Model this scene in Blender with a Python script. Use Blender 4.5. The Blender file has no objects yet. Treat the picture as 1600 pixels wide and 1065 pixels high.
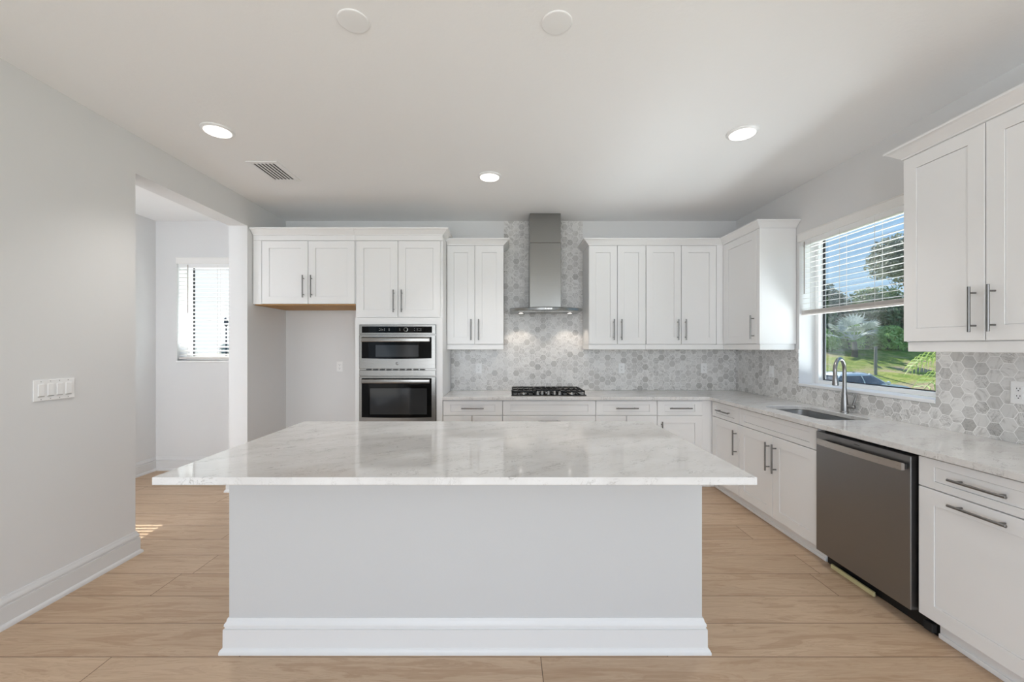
import bpy, bmesh, math, random
from mathutils import Vector, Matrix

S = bpy.context.scene
COL = S.collection
PI = math.pi

# ------------------------------------------------------------------ camera, sky, sun, exposure
cd = bpy.data.cameras.new('camera')
cam = bpy.data.objects.new('camera', cd)
COL.objects.link(cam)
cam.location = (0, 0, 1.408)
cam.rotation_euler = (PI / 2, 0, 0)
cd.sensor_fit = 'HORIZONTAL'
cd.sensor_width = 36.0
cd.lens = 14.4
cd.shift_x = 0.005
cd.shift_y = 0.0059
cd.clip_start = 0.05
cd.clip_end = 600
S.camera = cam

S.view_settings.view_transform = 'Standard'
S.view_settings.look = 'None'
S.view_settings.gamma = 1
S.view_settings.use_curve_mapping = False
S.view_settings.exposure = 0.0
S.cycles.max_bounces = 12
S.cycles.diffuse_bounces = 7
S.cycles.glossy_bounces = 5
S.cycles.transparent_max_bounces = 24
S.cycles.caustics_reflective = False
S.cycles.caustics_refractive = False
S.cycles.sample_clamp_indirect = 8

SUN_DIR = Vector((0.120, -1.0, -0.90)).normalized()      # the way the light travels


class NT:
    """small helper for building node trees"""
    def __init__(s, tree):
        s.t = tree
        s.n = tree.nodes
        s.l = tree.links

    def new(s, typ, **kw):
        n = s.n.new(typ)
        for k, v in kw.items():
            setattr(n, k, v)
        return n

    def put(s, sock, v):
        if v is None:
            return
        if isinstance(v, bpy.types.NodeSocket):
            s.l.new(v, sock)
        elif isinstance(v, (tuple, list, Vector)):
            v = tuple(v)
            if sock.type == 'RGBA' and len(v) == 3:
                v = v + (1,)
            sock.default_value = v
        else:
            sock.default_value = v

    def m(s, op, a, b=None, c=None, clamp=False):
        n = s.new('ShaderNodeMath', operation=op)
        n.use_clamp = clamp
        s.put(n.inputs[0], a)
        s.put(n.inputs[1], b)
        s.put(n.inputs[2], c)
        return n.outputs[0]

    def v(s, op, a, b=None):
        n = s.new('ShaderNodeVectorMath', operation=op)
        s.put(n.inputs[0], a)
        if b is not None:
            s.put(n.inputs[1], b)
        return n.outputs['Value'] if op in ('DOT_PRODUCT', 'LENGTH', 'DISTANCE') else n.outputs[0]

    def xyz(s, x, y, z):
        n = s.new('ShaderNodeCombineXYZ')
        for i, q in enumerate((x, y, z)):
            s.put(n.inputs[i], q)
        return n.outputs[0]

    def sep(s, v):
        n = s.new('ShaderNodeSeparateXYZ')
        s.put(n.inputs[0], v)
        return n.outputs

    def noise(s, vec, scale=5, detail=3, rough=0.55, dist=0.0):
        n = s.new('ShaderNodeTexNoise')
        s.put(n.inputs['Vector'], vec)
        n.inputs['Scale'].default_value = scale
        n.inputs['Detail'].default_value = detail
        n.inputs['Roughness'].default_value = rough
        n.inputs['Distortion'].default_value = dist
        return n.outputs[0]

    def white(s, vec):
        n = s.new('ShaderNodeTexWhiteNoise', noise_dimensions='3D')
        s.put(n.inputs['Vector'], vec)
        return n.outputs['Value']

    def mix(s, fac, a, b, blend='MIX'):
        n = s.new('ShaderNodeMix', data_type='RGBA', blend_type=blend)
        s.put(n.inputs[0], fac)
        s.put(n.inputs[6], a)
        s.put(n.inputs[7], b)
        return n.outputs[2]

    def ss(s, x, lo, hi, a=0.0, b=1.0):
        n = s.new('ShaderNodeMapRange', interpolation_type='SMOOTHSTEP')
        s.put(n.inputs[0], x)
        for i, q in enumerate((lo, hi, a, b)):
            n.inputs[i + 1].default_value = q
        return n.outputs[0]

    def bump(s, h, strength=0.1, dist=0.01):
        n = s.new('ShaderNodeBump')
        n.inputs['Strength'].default_value = strength
        n.inputs['Distance'].default_value = dist
        s.put(n.inputs['Height'], h)
        return n.outputs[0]

    def pos(s):
        return s.new('ShaderNodeNewGeometry').outputs['Position']


# ---- sky: blue with soft clouds, whiter towards the sun
w = bpy.data.worlds.new('sky')
S.world = w
w.use_nodes = True
W = NT(w.node_tree)
for n in list(W.n):
    W.n.remove(n)
d_ = W.v('NORMALIZE', W.new('ShaderNodeTexCoord').outputs['Generated'])
dx, dy, dz = W.sep(d_)
elev = W.ss(dz, -0.02, 0.45)
blue = W.mix(elev, (0.56, 0.80, 1.02), (0.19, 0.47, 0.95))
cl = W.noise(W.v('MULTIPLY', d_, (2.2, 2.2, 5.0)), 2.0, 5, 0.6, 0.4)
blue = W.mix(W.m('MULTIPLY', W.ss(cl, 0.52, 0.75), 0.7), blue, (0.92, 0.95, 1.0))
hx = W.v('DOT_PRODUCT', W.v('NORMALIZE', W.xyz(dx, dy, 0.0)), Vector((-SUN_DIR.x, -SUN_DIR.y, 0)).normalized())
blue = W.mix(W.ss(hx, 0.68, 0.92), blue, (1.12, 1.13, 1.15))
bg = W.new('ShaderNodeBackground')
W.put(bg.inputs[0], blue)
bg.inputs[1].default_value = 0.95
W.l.new(bg.outputs[0], W.new('ShaderNodeOutputWorld').inputs[0])

sd = bpy.data.lights.new('sun', 'SUN')
sd.energy = 8.0
sd.angle = 0.0045
sd.color = (1.0, 0.96, 0.90)
sun = bpy.data.objects.new('sun', sd)
COL.objects.link(sun)
sun.rotation_euler = SUN_DIR.to_track_quat('-Z', 'Y').to_euler()
sun.location = (0, 30, 25)


XL_, XR_ = -2.53, 2.625


def area(name, loc, direction, sx, sy, watts, color=(1, 1, 1)):
    ld = bpy.data.lights.new(name, 'AREA')
    ld.shape = 'RECTANGLE'
    ld.size = sx
    ld.size_y = sy
    ld.energy = watts
    ld.color = color
    o = bpy.data.objects.new(name, ld)
    COL.objects.link(o)
    o.location = loc
    o.rotation_euler = Vector(direction).to_track_quat('-Z', 'Y').to_euler()
    return o


# unseen area lamps added to fill the room, standing in for daylight
FILL_TINT = (0.90, 0.96, 1.03)
area('rear_fill', (-0.85, -3.65, 1.35), (0, 1, 0.0), 2.4, 2.2, 94, FILL_TINT)                    # added fill lamps set in the rear openings
area('rear_fill', (1.90, -3.65, 1.35), (0, 1, 0.0), 1.1, 2.2, 43, FILL_TINT)
area('rear_up_fill', (0.2, -4.1, 0.05), (0, 0.75, 0.66), 4.4, 0.9, 24, FILL_TINT)        # added up-tilted lamp, lifts the ceiling
area('sink_window_fill', (XR_ + 1.10, 3.09, 0.40), (-0.72, 0, 0.69), 2.2, 0.9, 140, FILL_TINT)  # unseen lamp below the sill, added to brighten ceiling and slats
area('right_fill', (XR_ + 0.30, -0.7, 1.15), (-1, 0, 0.55), 2.6, 1.9, 15, FILL_TINT)  # added up-tilted lamp, lights the ceiling from the right
area('left_fill', (XL_ - 0.30, -0.7, 1.15), (1, 0, 0.55), 2.6, 1.9, 13, FILL_TINT)  # its added counterpart on the left
area('hall_window_fill', (-3.32, 5.45, 0.70), (0, -0.72, 0.69), 1.1, 0.6, 150, FILL_TINT)  # unseen lamp added outside, below the hall sill
area('hall_fill', (-2.95, 0.75, 1.4), (-1.0, 0.35, 0.1), 0.7, 2.2, 58, FILL_TINT)  # unseen lamp added inside the hall to lighten its walls


# ------------------------------------------------------------------ materials
def principled(name, color=(0.8, 0.8, 0.8), rough=0.5, metal=0.0, spec=0.5, coat=0.0):
    m = bpy.data.materials.new(name)
    m.use_nodes = True
    T = NT(m.node_tree)
    b = T.n['Principled BSDF']
    T.put(b.inputs['Base Color'], color)
    b.inputs['Roughness'].default_value = rough
    b.inputs['Metallic'].default_value = metal
    b.inputs['Specular IOR Level'].default_value = spec
    b.inputs['Coat Weight'].default_value = coat
    b.inputs['Coat Roughness'].default_value = 0.03
    return m, T, b


def paint(name, color, rough=0.5, scale=90, strength=0.06, spec=0.4):
    m, T, b = principled(name, color, rough, spec=spec)
    h = T.noise(T.pos(), scale, 3, 0.55)
    T.l.new(T.bump(h, strength, 0.004), b.inputs['Normal'])
    return m


M = {}
M['wall'] = paint('wall_paint', (0.73, 0.73, 0.73), 0.55, 80, 0.07)
M['ceiling'] = paint('ceiling_paint', (0.90, 0.90, 0.90), 0.7, 45, 0.22)
M['walldim'] = paint('wall_paint_dimmed', (0.57, 0.57, 0.57), 0.5, 80, 0.06)  # wall paint darkened in its colour to offset excess light on the island
M['baseboard'] = paint('baseboard_enamel', (0.71, 0.71, 0.71), 0.35, 30, 0.01)
M['trim'] = paint('trim_enamel', (0.83, 0.83, 0.83), 0.32, 30, 0.01)
M['cabinet'] = paint('cabinet_enamel', (0.84, 0.84, 0.84), 0.33, 40, 0.01)
M['plastic'] = paint('white_plastic', (0.87, 0.87, 0.87), 0.3, 30, 0.0)
M['slot'] = principled('dark_slot', (0.03, 0.03, 0.03), 0.6)[0]
M['grey_plastic'] = principled('grey_plastic', (0.45, 0.45, 0.45), 0.45)[0]
M['black'] = principled('black_plastic', (0.006, 0.006, 0.006), 0.5)[0]
M['rubber'] = principled('black_rubber', (0.012, 0.012, 0.012), 0.7)[0]
M['iron'] = paint('cast_iron', (0.010, 0.010, 0.010), 0.55, 120, 0.1)
M['blackglass'] = principled('black_glass', (0.003, 0.003, 0.003), 0.06, spec=0.12)[0]
M['ovenwindow'] = principled('oven_window_glass', (0.026, 0.027, 0.028), 0.07, spec=0.35)[0]
M['print'] = principled('grey_print', (0.32, 0.32, 0.32), 0.5)[0]
M['handle'] = principled('dark_brushed_nickel', (0.24, 0.235, 0.23), 0.33, 1.0)[0]
M['chrome'] = principled('brushed_nickel', (0.30, 0.295, 0.29), 0.30, 1.0)[0]
M['strip'] = paint('pale_yellow_foam', (0.62, 0.55, 0.30), 0.7, 60, 0.1)
M['rawwood'] = paint('raw_wood', (0.42, 0.235, 0.085), 0.6, 20, 0.05)
M['slat'] = principled('blind_slat', (0.84, 0.83, 0.81), 0.4)[0]
M['stackrail'] = principled('blind_rail', (0.74, 0.70, 0.67), 0.4)[0]
M['cord'] = principled('blind_cord', (0.70, 0.69, 0.67), 0.7)[0]
M['wand'] = principled('blind_wand', (0.38, 0.34, 0.31), 0.4)[0]
M['vinyl'] = principled('white_vinyl', (0.85, 0.85, 0.85), 0.35)[0]
M['gasket'] = principled('black_gasket', (0.02, 0.02, 0.022), 0.6)[0]


def steel(name, color, rough, axis, amount=0.05):
    m, T, b = principled(name, color, rough, 1.0)
    sc = {'x': (3, 400, 400), 'y': (400, 3, 400), 'z': (400, 400, 3)}[axis]
    h = T.noise(T.v('MULTIPLY', T.pos(), sc), 1.0, 2, 0.6)
    T.put(b.inputs['Roughness'], T.m('MULTIPLY_ADD', h, 0.16, rough - 0.08))
    T.l.new(T.bump(h, amount, 0.001), b.inputs['Normal'])
    return m


M['steel'] = steel('stainless_steel', (0.31, 0.298, 0.28), 0.25, 'x', 0.02)
M['hoodsteel'] = steel('hood_stainless_steel', (0.27, 0.267, 0.255), 0.22, 'x', 0.015)
M['sinksteel'] = steel('sink_stainless_steel', (0.55, 0.55, 0.55), 0.3, 'y')
M['slate'] = steel('slate_steel', (0.275, 0.275, 0.280), 0.36, 'y', 0.03)
M['slatebar'] = steel('slate_bar_steel', (0.55, 0.53, 0.51), 0.3, 'y', 0.03)


def emit(name, color, strength):
    m = bpy.data.materials.new(name)
    m.use_nodes = True
    T = NT(m.node_tree)
    b = T.n['Principled BSDF']
    T.put(b.inputs['Emission Color'], color)
    b.inputs['Emission Strength'].default_value = strength
    return m


M['lamp'] = emit('lamp_diffuser', (1.0, 0.93, 0.84), 3.0)
M['hoodlamp'] = emit('hood_lamp', (1.0, 0.95, 0.88), 4.0)
M['display'] = emit('backlit_buttons', (0.9, 0.95, 1.0), 0.7)


def glass_mat():
    m = bpy.data.materials.new('window_glass')
    m.use_nodes = True
    T = NT(m.node_tree)
    for n in list(T.n):
        T.n.remove(n)
    tr = T.new('ShaderNodeBsdfTransparent')
    tr.inputs[0].default_value = (0.97, 0.985, 0.98, 1)
    gl = T.new('ShaderNodeBsdfGlossy')
    gl.inputs['Roughness'].default_value = 0.01
    fr = T.new('ShaderNodeFresnel')
    fr.inputs[0].default_value = 1.35
    mx = T.new('ShaderNodeMixShader')
    T.l.new(T.m('MULTIPLY', fr.outputs[0], 0.22), mx.inputs[0])
    T.l.new(tr.outputs[0], mx.inputs[1])
    T.l.new(gl.outputs[0], mx.inputs[2])
    T.l.new(mx.outputs[0], T.new('ShaderNodeOutputMaterial').inputs[0])
    return m


M['glass'] = glass_mat()


def floor_mat():
    m, T, b = principled('oak_planks', rough=0.42, spec=0.35)
    x, y, z = T.sep(T.pos())
    W_, L_ = 0.228, 1.95
    ry = T.m('DIVIDE', T.m('SUBTRACT', y, 1.862), W_)
    row = T.m('FLOOR', ry)
    fy = T.m('FRACT', ry)
    r1 = T.white(T.xyz(row, 3.0, 0.0))
    rx = T.m('ADD', T.m('DIVIDE', x, L_), T.m('MULTIPLY', r1, 7.3))
    col = T.m('FLOOR', rx)
    fx = T.m('FRACT', rx)
    pid = T.xyz(row, col, 0.0)
    r2 = T.white(pid)
    r3 = T.white(T.xyz(col, row, 5.0))
    ey = T.m('MULTIPLY', T.m('MINIMUM', fy, T.m('SUBTRACT', 1.0, fy)), W_)
    ex = T.m('MULTIPLY', T.m('MINIMUM', fx, T.m('SUBTRACT', 1.0, fx)), L_)
    edge = T.m('MINIMUM', ex, ey)
    gap = T.ss(edge, 0.0006, 0.0030)
    off = T.xyz(T.m('MULTIPLY', r2, 17.0), T.m('MULTIPLY', r3, 9.0), T.m('MULTIPLY', r2, 5.0))
    p = T.v('ADD', T.xyz(T.m('MULTIPLY', x, 1.1), T.m('MULTIPLY', y, 9.0), 0.0), off)
    g1 = T.noise(p, 1.6, 5, 0.62, 1.1)
    p2 = T.v('ADD', T.xyz(T.m('MULTIPLY', x, 5.0), T.m('MULTIPLY', y, 90.0), 0.0), off)
    g2 = T.noise(p2, 1.0, 3, 0.6, 0.2)
    # cathedral figure: rings along the plank
    ring = T.m('SINE', T.m('MULTIPLY', g1, 46.0))
    base = T.mix(r2, (0.585, 0.432, 0.302), (0.485, 0.348, 0.235))
    base = T.mix(T.m('MULTIPLY', T.ss(g1, 0.42, 0.68), 0.75), base, (0.40, 0.265, 0.165))
    base = T.mix(T.m('MULTIPLY', T.ss(ring, 0.2, 1.0), 0.32), base, (0.36, 0.23, 0.14))
    base = T.mix(T.m('MULTIPLY', T.ss(g2, 0.45, 0.75), 0.35), base, (0.66, 0.49, 0.35))
    base = T.mix(gap, (0.12, 0.07, 0.04), base)
    T.l.new(base, b.inputs['Base Color'])
    T.put(b.inputs['Roughness'], T.m('MULTIPLY_ADD', g2, 0.14, 0.36))
    h = T.m('ADD', T.m('MULTIPLY', gap, 1.0), T.m('MULTIPLY', g2, 0.12))
    T.l.new(T.bump(h, 0.25, 0.002), b.inputs['Normal'])
    return m


M['floor'] = floor_mat()


def quartz_mat():
    m, T, b = principled('white_quartz', rough=0.07, spec=0.62)
    p = T.pos()
    x, y, z = T.sep(p)
    # veins drift along one diagonal
    u = T.m('ADD', T.m('MULTIPLY', x, 0.86), T.m('MULTIPLY', y, 0.5))
    v = T.m('SUBTRACT', T.m('MULTIPLY', y, 0.86), T.m('MULTIPLY', x, 0.5))
    pv = T.xyz(T.m('MULTIPLY', u, 0.9), T.m('MULTIPLY', v, 1.9), z)
    n1 = T.noise(pv, 11.0, 7, 0.66, 1.3)
    vein = T.ss(T.m('ABSOLUTE', T.m('SUBTRACT', n1, 0.5)), 0.0, 0.024, 1.0, 0.0)
    mask = T.ss(T.noise(pv, 7.5, 4, 0.6, 0.4), 0.47, 0.62)
    n2 = T.noise(pv, 24.0, 5, 0.65, 1.0)
    vein2 = T.ss(T.m('ABSOLUTE', T.m('SUBTRACT', n2, 0.52)), 0.0, 0.02, 1.0, 0.0)
    mask2 = T.ss(T.noise(T.v('ADD', pv, (5, 2, 1)), 9.0, 3, 0.55), 0.48, 0.62)
    cloud = T.ss(T.noise(pv, 3.2, 4, 0.6, 0.5), 0.35, 0.7)
    c = T.mix(cloud, (0.74, 0.73, 0.72), (0.66, 0.645, 0.63))
    c = T.mix(T.m('MULTIPLY', T.m('MULTIPLY', vein, mask), 0.75), c, (0.33, 0.31, 0.29))
    c = T.mix(T.m('MULTIPLY', T.m('MULTIPLY', vein2, mask2), 0.5), c, (0.42, 0.40, 0.38))
    T.l.new(c, b.inputs['Base Color'])
    return m


M['quartz'] = quartz_mat()


def hex_mat(name, horizontal):
    """hexagon marble mosaic, flat edges on top; horizontal picks the wall's own axis"""
    m, T, b = principled(name, rough=0.28, spec=0.45)
    x, y, z = T.sep(T.pos())
    a = x if horizontal == 'x' else y
    Hh = 0.071                                        # flat to flat
    # unit hexes: width pointed along a, flat to flat along z
    px = T.m('DIVIDE', T.m('ADD', a, 20.0), Hh)
    pz = T.m('DIVIDE', T.m('ADD', z, 20.013), Hh)
    p = T.xyz(px, pz, 0.0)
    r = (math.sqrt(3), 1.0, 1.0)
    hh = (math.sqrt(3) / 2, 0.5, 0.0)
    def cell(q):
        k = T.v('MODULO', q, r)
        return T.v('SUBTRACT', k, hh)
    A = cell(p)
    B = cell(T.v('ADD', p, hh))
    ax, az, _ = T.sep(A)
    bx_, bz, _ = T.sep(B)
    da = T.m('ADD', T.m('MULTIPLY', ax, ax), T.m('MULTIPLY', az, az))
    db = T.m('ADD', T.m('MULTIPLY', bx_, bx_), T.m('MULTIPLY', bz, bz))
    pick = T.m('LESS_THAN', da, db)
    gx = T.m('ADD', T.m('MULTIPLY', ax, pick), T.m('MULTIPLY', bx_, T.m('SUBTRACT', 1.0, pick)))
    gz = T.m('ADD', T.m('MULTIPLY', az, pick), T.m('MULTIPLY', bz, T.m('SUBTRACT', 1.0, pick)))
    idx = T.m('ROUND', T.m('MULTIPLY', T.m('SUBTRACT', px, gx), 4.0))
    idz = T.m('ROUND', T.m('MULTIPLY', T.m('SUBTRACT', pz, gz), 4.0))
    idv = T.xyz(idx, idz, 0.0)
    agx, agz = T.m('ABSOLUTE', gx), T.m('ABSOLUTE', gz)
    dist = T.m('MAXIMUM', agz, T.m('ADD', T.m('MULTIPLY', agx, math.sqrt(3) / 2), T.m('MULTIPLY', agz, 0.5)))
    grout = T.ss(dist, 0.468, 0.488)
    r1 = T.white(idv)
    r2 = T.white(T.v('ADD', idv, (3.3, 7.7, 1.0)))
    off = T.xyz(T.m('MULTIPLY', r1, 31.0), T.m('MULTIPLY', r2, 17.0), 0.0)
    # each tile is cut with its own veining angle
    ang = T.m('MULTIPLY', r2, 6.283)
    ca, sa = T.m('COSINE', ang), T.m('SINE', ang)
    tx = T.m('SUBTRACT', T.m('MULTIPLY', gx, ca), T.m('MULTIPLY', gz, sa))
    tz = T.m('ADD', T.m('MULTIPLY', gx, sa), T.m('MULTIPLY', gz, ca))
    pt = T.v('ADD', T.xyz(T.m('MULTIPLY', tx, 0.9), T.m('MULTIPLY', tz, 2.2), 0.0), off)
    n1 = T.noise(pt, 1.1, 5, 0.62, 0.9)
    n2 = T.noise(pt, 2.6, 4, 0.6, 0.6)
    vein = T.ss(T.m('ABSOLUTE', T.m('SUBTRACT', n2, 0.5)), 0.0, 0.035, 1.0, 0.0)
    shade = T.m('POWER', r1, 4.0)
    c = T.mix(shade, (0.75, 0.74, 0.725), (0.47, 0.46, 0.445))
    c = T.mix(T.m('MULTIPLY', T.ss(n1, 0.46, 0.72), 0.85), c, (0.46, 0.445, 0.43))
    vm = T.m('MULTIPLY', vein, T.m('MULTIPLY', T.ss(r2, 0.35, 0.8), 0.75))
    c = T.mix(vm, c, (0.22, 0.21, 0.20))
    c = T.mix(grout, c, (0.90, 0.89, 0.88))
    T.l.new(c, b.inputs['Base Color'])
    T.put(b.inputs['Roughness'], T.m('MULTIPLY_ADD', grout, 0.4, 0.28))
    T.l.new(T.bump(T.m('SUBTRACT', 1.0, grout), 0.25, 0.002), b.inputs['Normal'])
    return m


M['hexback'] = hex_mat('marble_hexagons_back', 'x')
M['hexright'] = hex_mat('marble_hexagons_right', 'y')


def leaf_mat(name, c1, c2, rough=0.5):
    m, T, b = principled(name, rough=rough, spec=0.4)
    n = T.noise(T.pos(), 1.7, 4, 0.6)
    n3 = T.noise(T.pos(), 9.0, 2, 0.5)
    c = T.mix(T.ss(T.m('ADD', T.m('MULTIPLY', n, 0.6), T.m('MULTIPLY', n3, 0.4)), 0.38, 0.62), c1, c2)
    T.l.new(c, b.inputs['Base Color'])
    b.inputs['Subsurface Weight'].default_value = 0.0
    tr = T.new('ShaderNodeBsdfTranslucent')
    T.l.new(c, tr.inputs[0])
    mx = T.new('ShaderNodeMixShader')
    mx.inputs[0].default_value = 0.35
    out = T.n['Material Output']
    T.l.new(b.outputs[0], mx.inputs[1])
    T.l.new(tr.outputs[0], mx.inputs[2])
    T.l.new(mx.outputs[0], out.inputs[0])
    return m


M['leafdark'] = leaf_mat('dark_leaves', (0.08, 0.14, 0.06), (0.24, 0.33, 0.16))
M['leafgrey'] = leaf_mat('grey_green_leaves', (0.10, 0.13, 0.10), (0.34, 0.38, 0.30))
M['leafbright'] = leaf_mat('bright_leaves', (0.28, 0.48, 0.12), (0.55, 0.72, 0.28))
M['leafsilver'] = leaf_mat('silver_leaves', (0.34, 0.41, 0.40), (0.60, 0.66, 0.64))
M['frond'] = leaf_mat('palm_leaflets', (0.24, 0.38, 0.09), (0.48, 0.58, 0.20))
M['bark'] = paint('grey_bark', (0.14, 0.12, 0.10), 0.9, 14, 0.4)
M['post'] = paint('weathered_post', (0.26, 0.25, 0.24), 0.8, 20, 0.2)
M['carpaint'] = principled('white_car_paint', (0.78, 0.80, 0.80), 0.25, coat=1.0)[0]
M['cardark'] = principled('dark_car_trim', (0.03, 0.04, 0.055), 0.4)[0]
M['carglass'] = principled('car_glass', (0.06, 0.075, 0.10), 0.05, spec=0.6)[0]
M['carlight'] = principled('headlamp_plastic', (0.55, 0.60, 0.62), 0.12)[0]


def ground_mat():
    m, T, b = principled('dry_grass', rough=0.9, spec=0.1)
    p = T.pos()
    x, y, z = T.sep(p)
    n1 = T.noise(p, 0.32, 5, 0.6, 0.5)
    n2 = T.noise(p, 1.4, 5, 0.65, 0.3)
    n3 = T.noise(p, 9.0, 3, 0.6)
    c = T.mix(T.ss(n2, 0.38, 0.62), (0.17, 0.25, 0.045), (0.34, 0.36, 0.10))
    c = T.mix(T.ss(n1, 0.49, 0.60), c, (0.40, 0.32, 0.20))
    c = T.mix(T.m('MULTIPLY', T.ss(n3, 0.45, 0.7), 0.45), c, (0.20, 0.20, 0.08))
    sand = T.mix(n2, (0.62, 0.55, 0.44), (0.50, 0.46, 0.36))
    c = T.mix(T.ss(x, -4.0, -1.0), sand, c)
    T.l.new(c, b.inputs['Base Color'])
    T.l.new(T.bump(T.m('ADD', n3, n2), 0.8, 0.08), b.inputs['Normal'])
    return m


M['ground'] = ground_mat()


# ------------------------------------------------------------------ mesh builder
class MB:
    def __init__(s):
        s.bm = bmesh.new()

    def box(s, x0, x1, y0, y1, z0, z1, bevel=0.0, seg=1):
        if x0 > x1: x0, x1 = x1, x0
        if y0 > y1: y0, y1 = y1, y0
        if z0 > z1: z0, z1 = z1, z0
        v = [s.bm.verts.new(p) for p in ((x0, y0, z0), (x1, y0, z0), (x1, y1, z0), (x0, y1, z0),
                                         (x0, y0, z1), (x1, y0, z1), (x1, y1, z1), (x0, y1, z1))]
        fs = [s.bm.faces.new([v[i] for i in f]) for f in
              ((0, 3, 2, 1), (4, 5, 6, 7), (0, 1, 5, 4), (1, 2, 6, 5), (2, 3, 7, 6), (3, 0, 4, 7))]
        if bevel:
            es = list({e for f in fs for e in f.edges})
            bmesh.ops.bevel(s.bm, geom=es, offset=bevel, segments=seg, profile=0.5, affect='EDGES')
        return s

    def face(s, pts):
        return s.bm.faces.new([s.bm.verts.new(p) for p in pts])

    def rings(s, rings, close=True, cap0=True, cap1=True):
        R = [[s.bm.verts.new(p) for p in r] for r in rings]
        n = len(R[0])
        for a, b in zip(R[:-1], R[1:]):
            for i in range(n if close else n - 1):
                j = (i + 1) % n
                s.bm.faces.new((a[i], a[j], b[j], b[i]))
        if cap0: s.bm.faces.new(list(reversed(R[0])))
        if cap1: s.bm.faces.new(R[-1])
        return R

    def tube(s, pts, r, seg=12, cap=True):
        pts = [Vector(p) for p in pts]
        rr = r if isinstance(r, (list, tuple)) else [r] * len(pts)
        t0 = (pts[1] - pts[0]).normalized()
        up = Vector((0, 0, 1)) if abs(t0.z) < 0.9 else Vector((1, 0, 0))
        n = t0.cross(up).normalized()
        rings = []
        for i, p in enumerate(pts):
            if i == 0: t = t0
            elif i == len(pts) - 1: t = (pts[i] - pts[i - 1]).normalized()
            else: t = ((pts[i + 1] - p).normalized() + (p - pts[i - 1]).normalized()).normalized()
            n = (n - t * n.dot(t)).normalized()
            b = t.cross(n)
            rings.append([p + (n * math.cos(2 * PI * k / seg) + b * math.sin(2 * PI * k / seg)) * rr[i] for k in range(seg)])
        s.rings(rings, True, cap, cap)
        return s

    def lathe(s, prof, c=(0, 0, 0), seg=32, axis='z', sx=1.0, sy=1.0):
        """prof: (radius, height) pairs"""
        c = Vector(c)
        rings = []
        for r, h in prof:
            ring = []
            for k in range(seg):
                a = 2 * PI * k / seg
                u, v = r * math.cos(a) * sx, r * math.sin(a) * sy
                ring.append(c + (Vector((u, v, h)) if axis == 'z' else Vector((h, u, v)) if axis == 'x' else Vector((v, h, u))))
            rings.append(ring)
        s.rings(rings, True, prof[0][0] > 1e-6, prof[-1][0] > 1e-6)
        return s

    def sweep(s, path, prof, prev=None, nxt=None):
        """profile (out, z) swept along a plan path; 'out' points to the right of the path"""
        P = [Vector((p[0], p[1])) for p in path]
        def nrm(a, b):
            d = (b - a).normalized()
            return Vector((d.y, -d.x))
        rings = []
        for i, p in enumerate(P):
            n0 = nrm(P[i - 1], p) if i else (nrm(Vector(prev), p) if prev else None)
            n1 = nrm(p, P[i + 1]) if i < len(P) - 1 else (nrm(p, Vector(nxt)) if nxt else None)
            if n0 is None: mt = n1
            elif n1 is None: mt = n0
            else:
                mt = (n0 + n1)
                mt = mt / max(1e-6, mt.dot(n1))
            rings.append([(p.x + mt.x * o, p.y + mt.y * o, z) for o, z in prof])
        s.rings(rings)
        return s

    def prism(s, loops, z0, z1):
        """plan polygon with holes, extruded"""
        for z, flip in ((z0, True), (z1, False)):
            es = []
            for lp in loops:
                vs = [s.bm.verts.new((p[0], p[1], z)) for p in lp]
                es += [s.bm.edges.new((vs[i], vs[(i + 1) % len(vs)])) for i in range(len(vs))]
            bmesh.ops.triangle_fill(s.bm, use_beauty=True, use_dissolve=True, edges=es)
        for lp in loops:
            n = len(lp)
            for i in range(n):
                a, b = lp[i], lp[(i + 1) % n]
                s.face([(a[0], a[1], z0), (b[0], b[1], z0), (b[0], b[1], z1), (a[0], a[1], z1)])
        bmesh.ops.remove_doubles(s.bm, verts=s.bm.verts, dist=1e-6)
        return s


BASE = {}


def link(name, mb, mat, parent=None, smooth=None, base=None):
    """one mesh object; vertices come in place coordinates"""
    bm = mb.bm
    bmesh.ops.recalc_face_normals(bm, faces=bm.faces)
    if parent is not None:
        off = BASE[parent.name]
    elif base is not None:
        off = Vector(base)
    else:
        off = Vector((0, 0, 0))
    if off.length:
        bmesh.ops.translate(bm, verts=bm.verts, vec=-off)
    me = bpy.data.meshes.new(name)
    bm.to_mesh(me)
    bm.free()
    if isinstance(mat, str): mat = M[mat]
    me.materials.append(mat)
    if smooth is not None:
        me.shade_smooth()
        me.set_sharp_from_angle(angle=math.radians(smooth))
    o = bpy.data.objects.new(name, me)
    COL.objects.link(o)
    if parent is not None:
        o.parent = parent
    else:
        o.location = off
    BASE[o.name] = off.copy()
    return o


def tag(o, label, cat, group=None):
    o['label'] = label
    o['category'] = cat
    if group: o['group'] = group
    return o


def thing(name, loc, label, cat, group=None):
    o = bpy.data.objects.new(name, None)
    o.empty_display_size = 0.05
    COL.objects.link(o)
    o.location = loc
    BASE[o.name] = Vector(loc)
    return tag(o, label, cat, group)


def struct(name, mb, mat, smooth=None, parent=None):
    o = link(name, mb, mat, parent, smooth)
    if parent is None: o['kind'] = 'structure'
    return o


def copy_tree(o, loc, rot=None, label=None, group=None):
    c = o.copy()
    COL.objects.link(c)
    c.location = loc
    if rot is not None: c.rotation_euler = rot
    if label: c['label'] = label
    if group: c['group'] = group
    BASE[c.name] = Vector(loc)
    for ch in list(o.children):
        k = ch.copy()
        COL.objects.link(k)
        k.parent = c
        for g in list(ch.children):
            q = g.copy()
            COL.objects.link(q)
            q.parent = k
    return c


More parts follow.
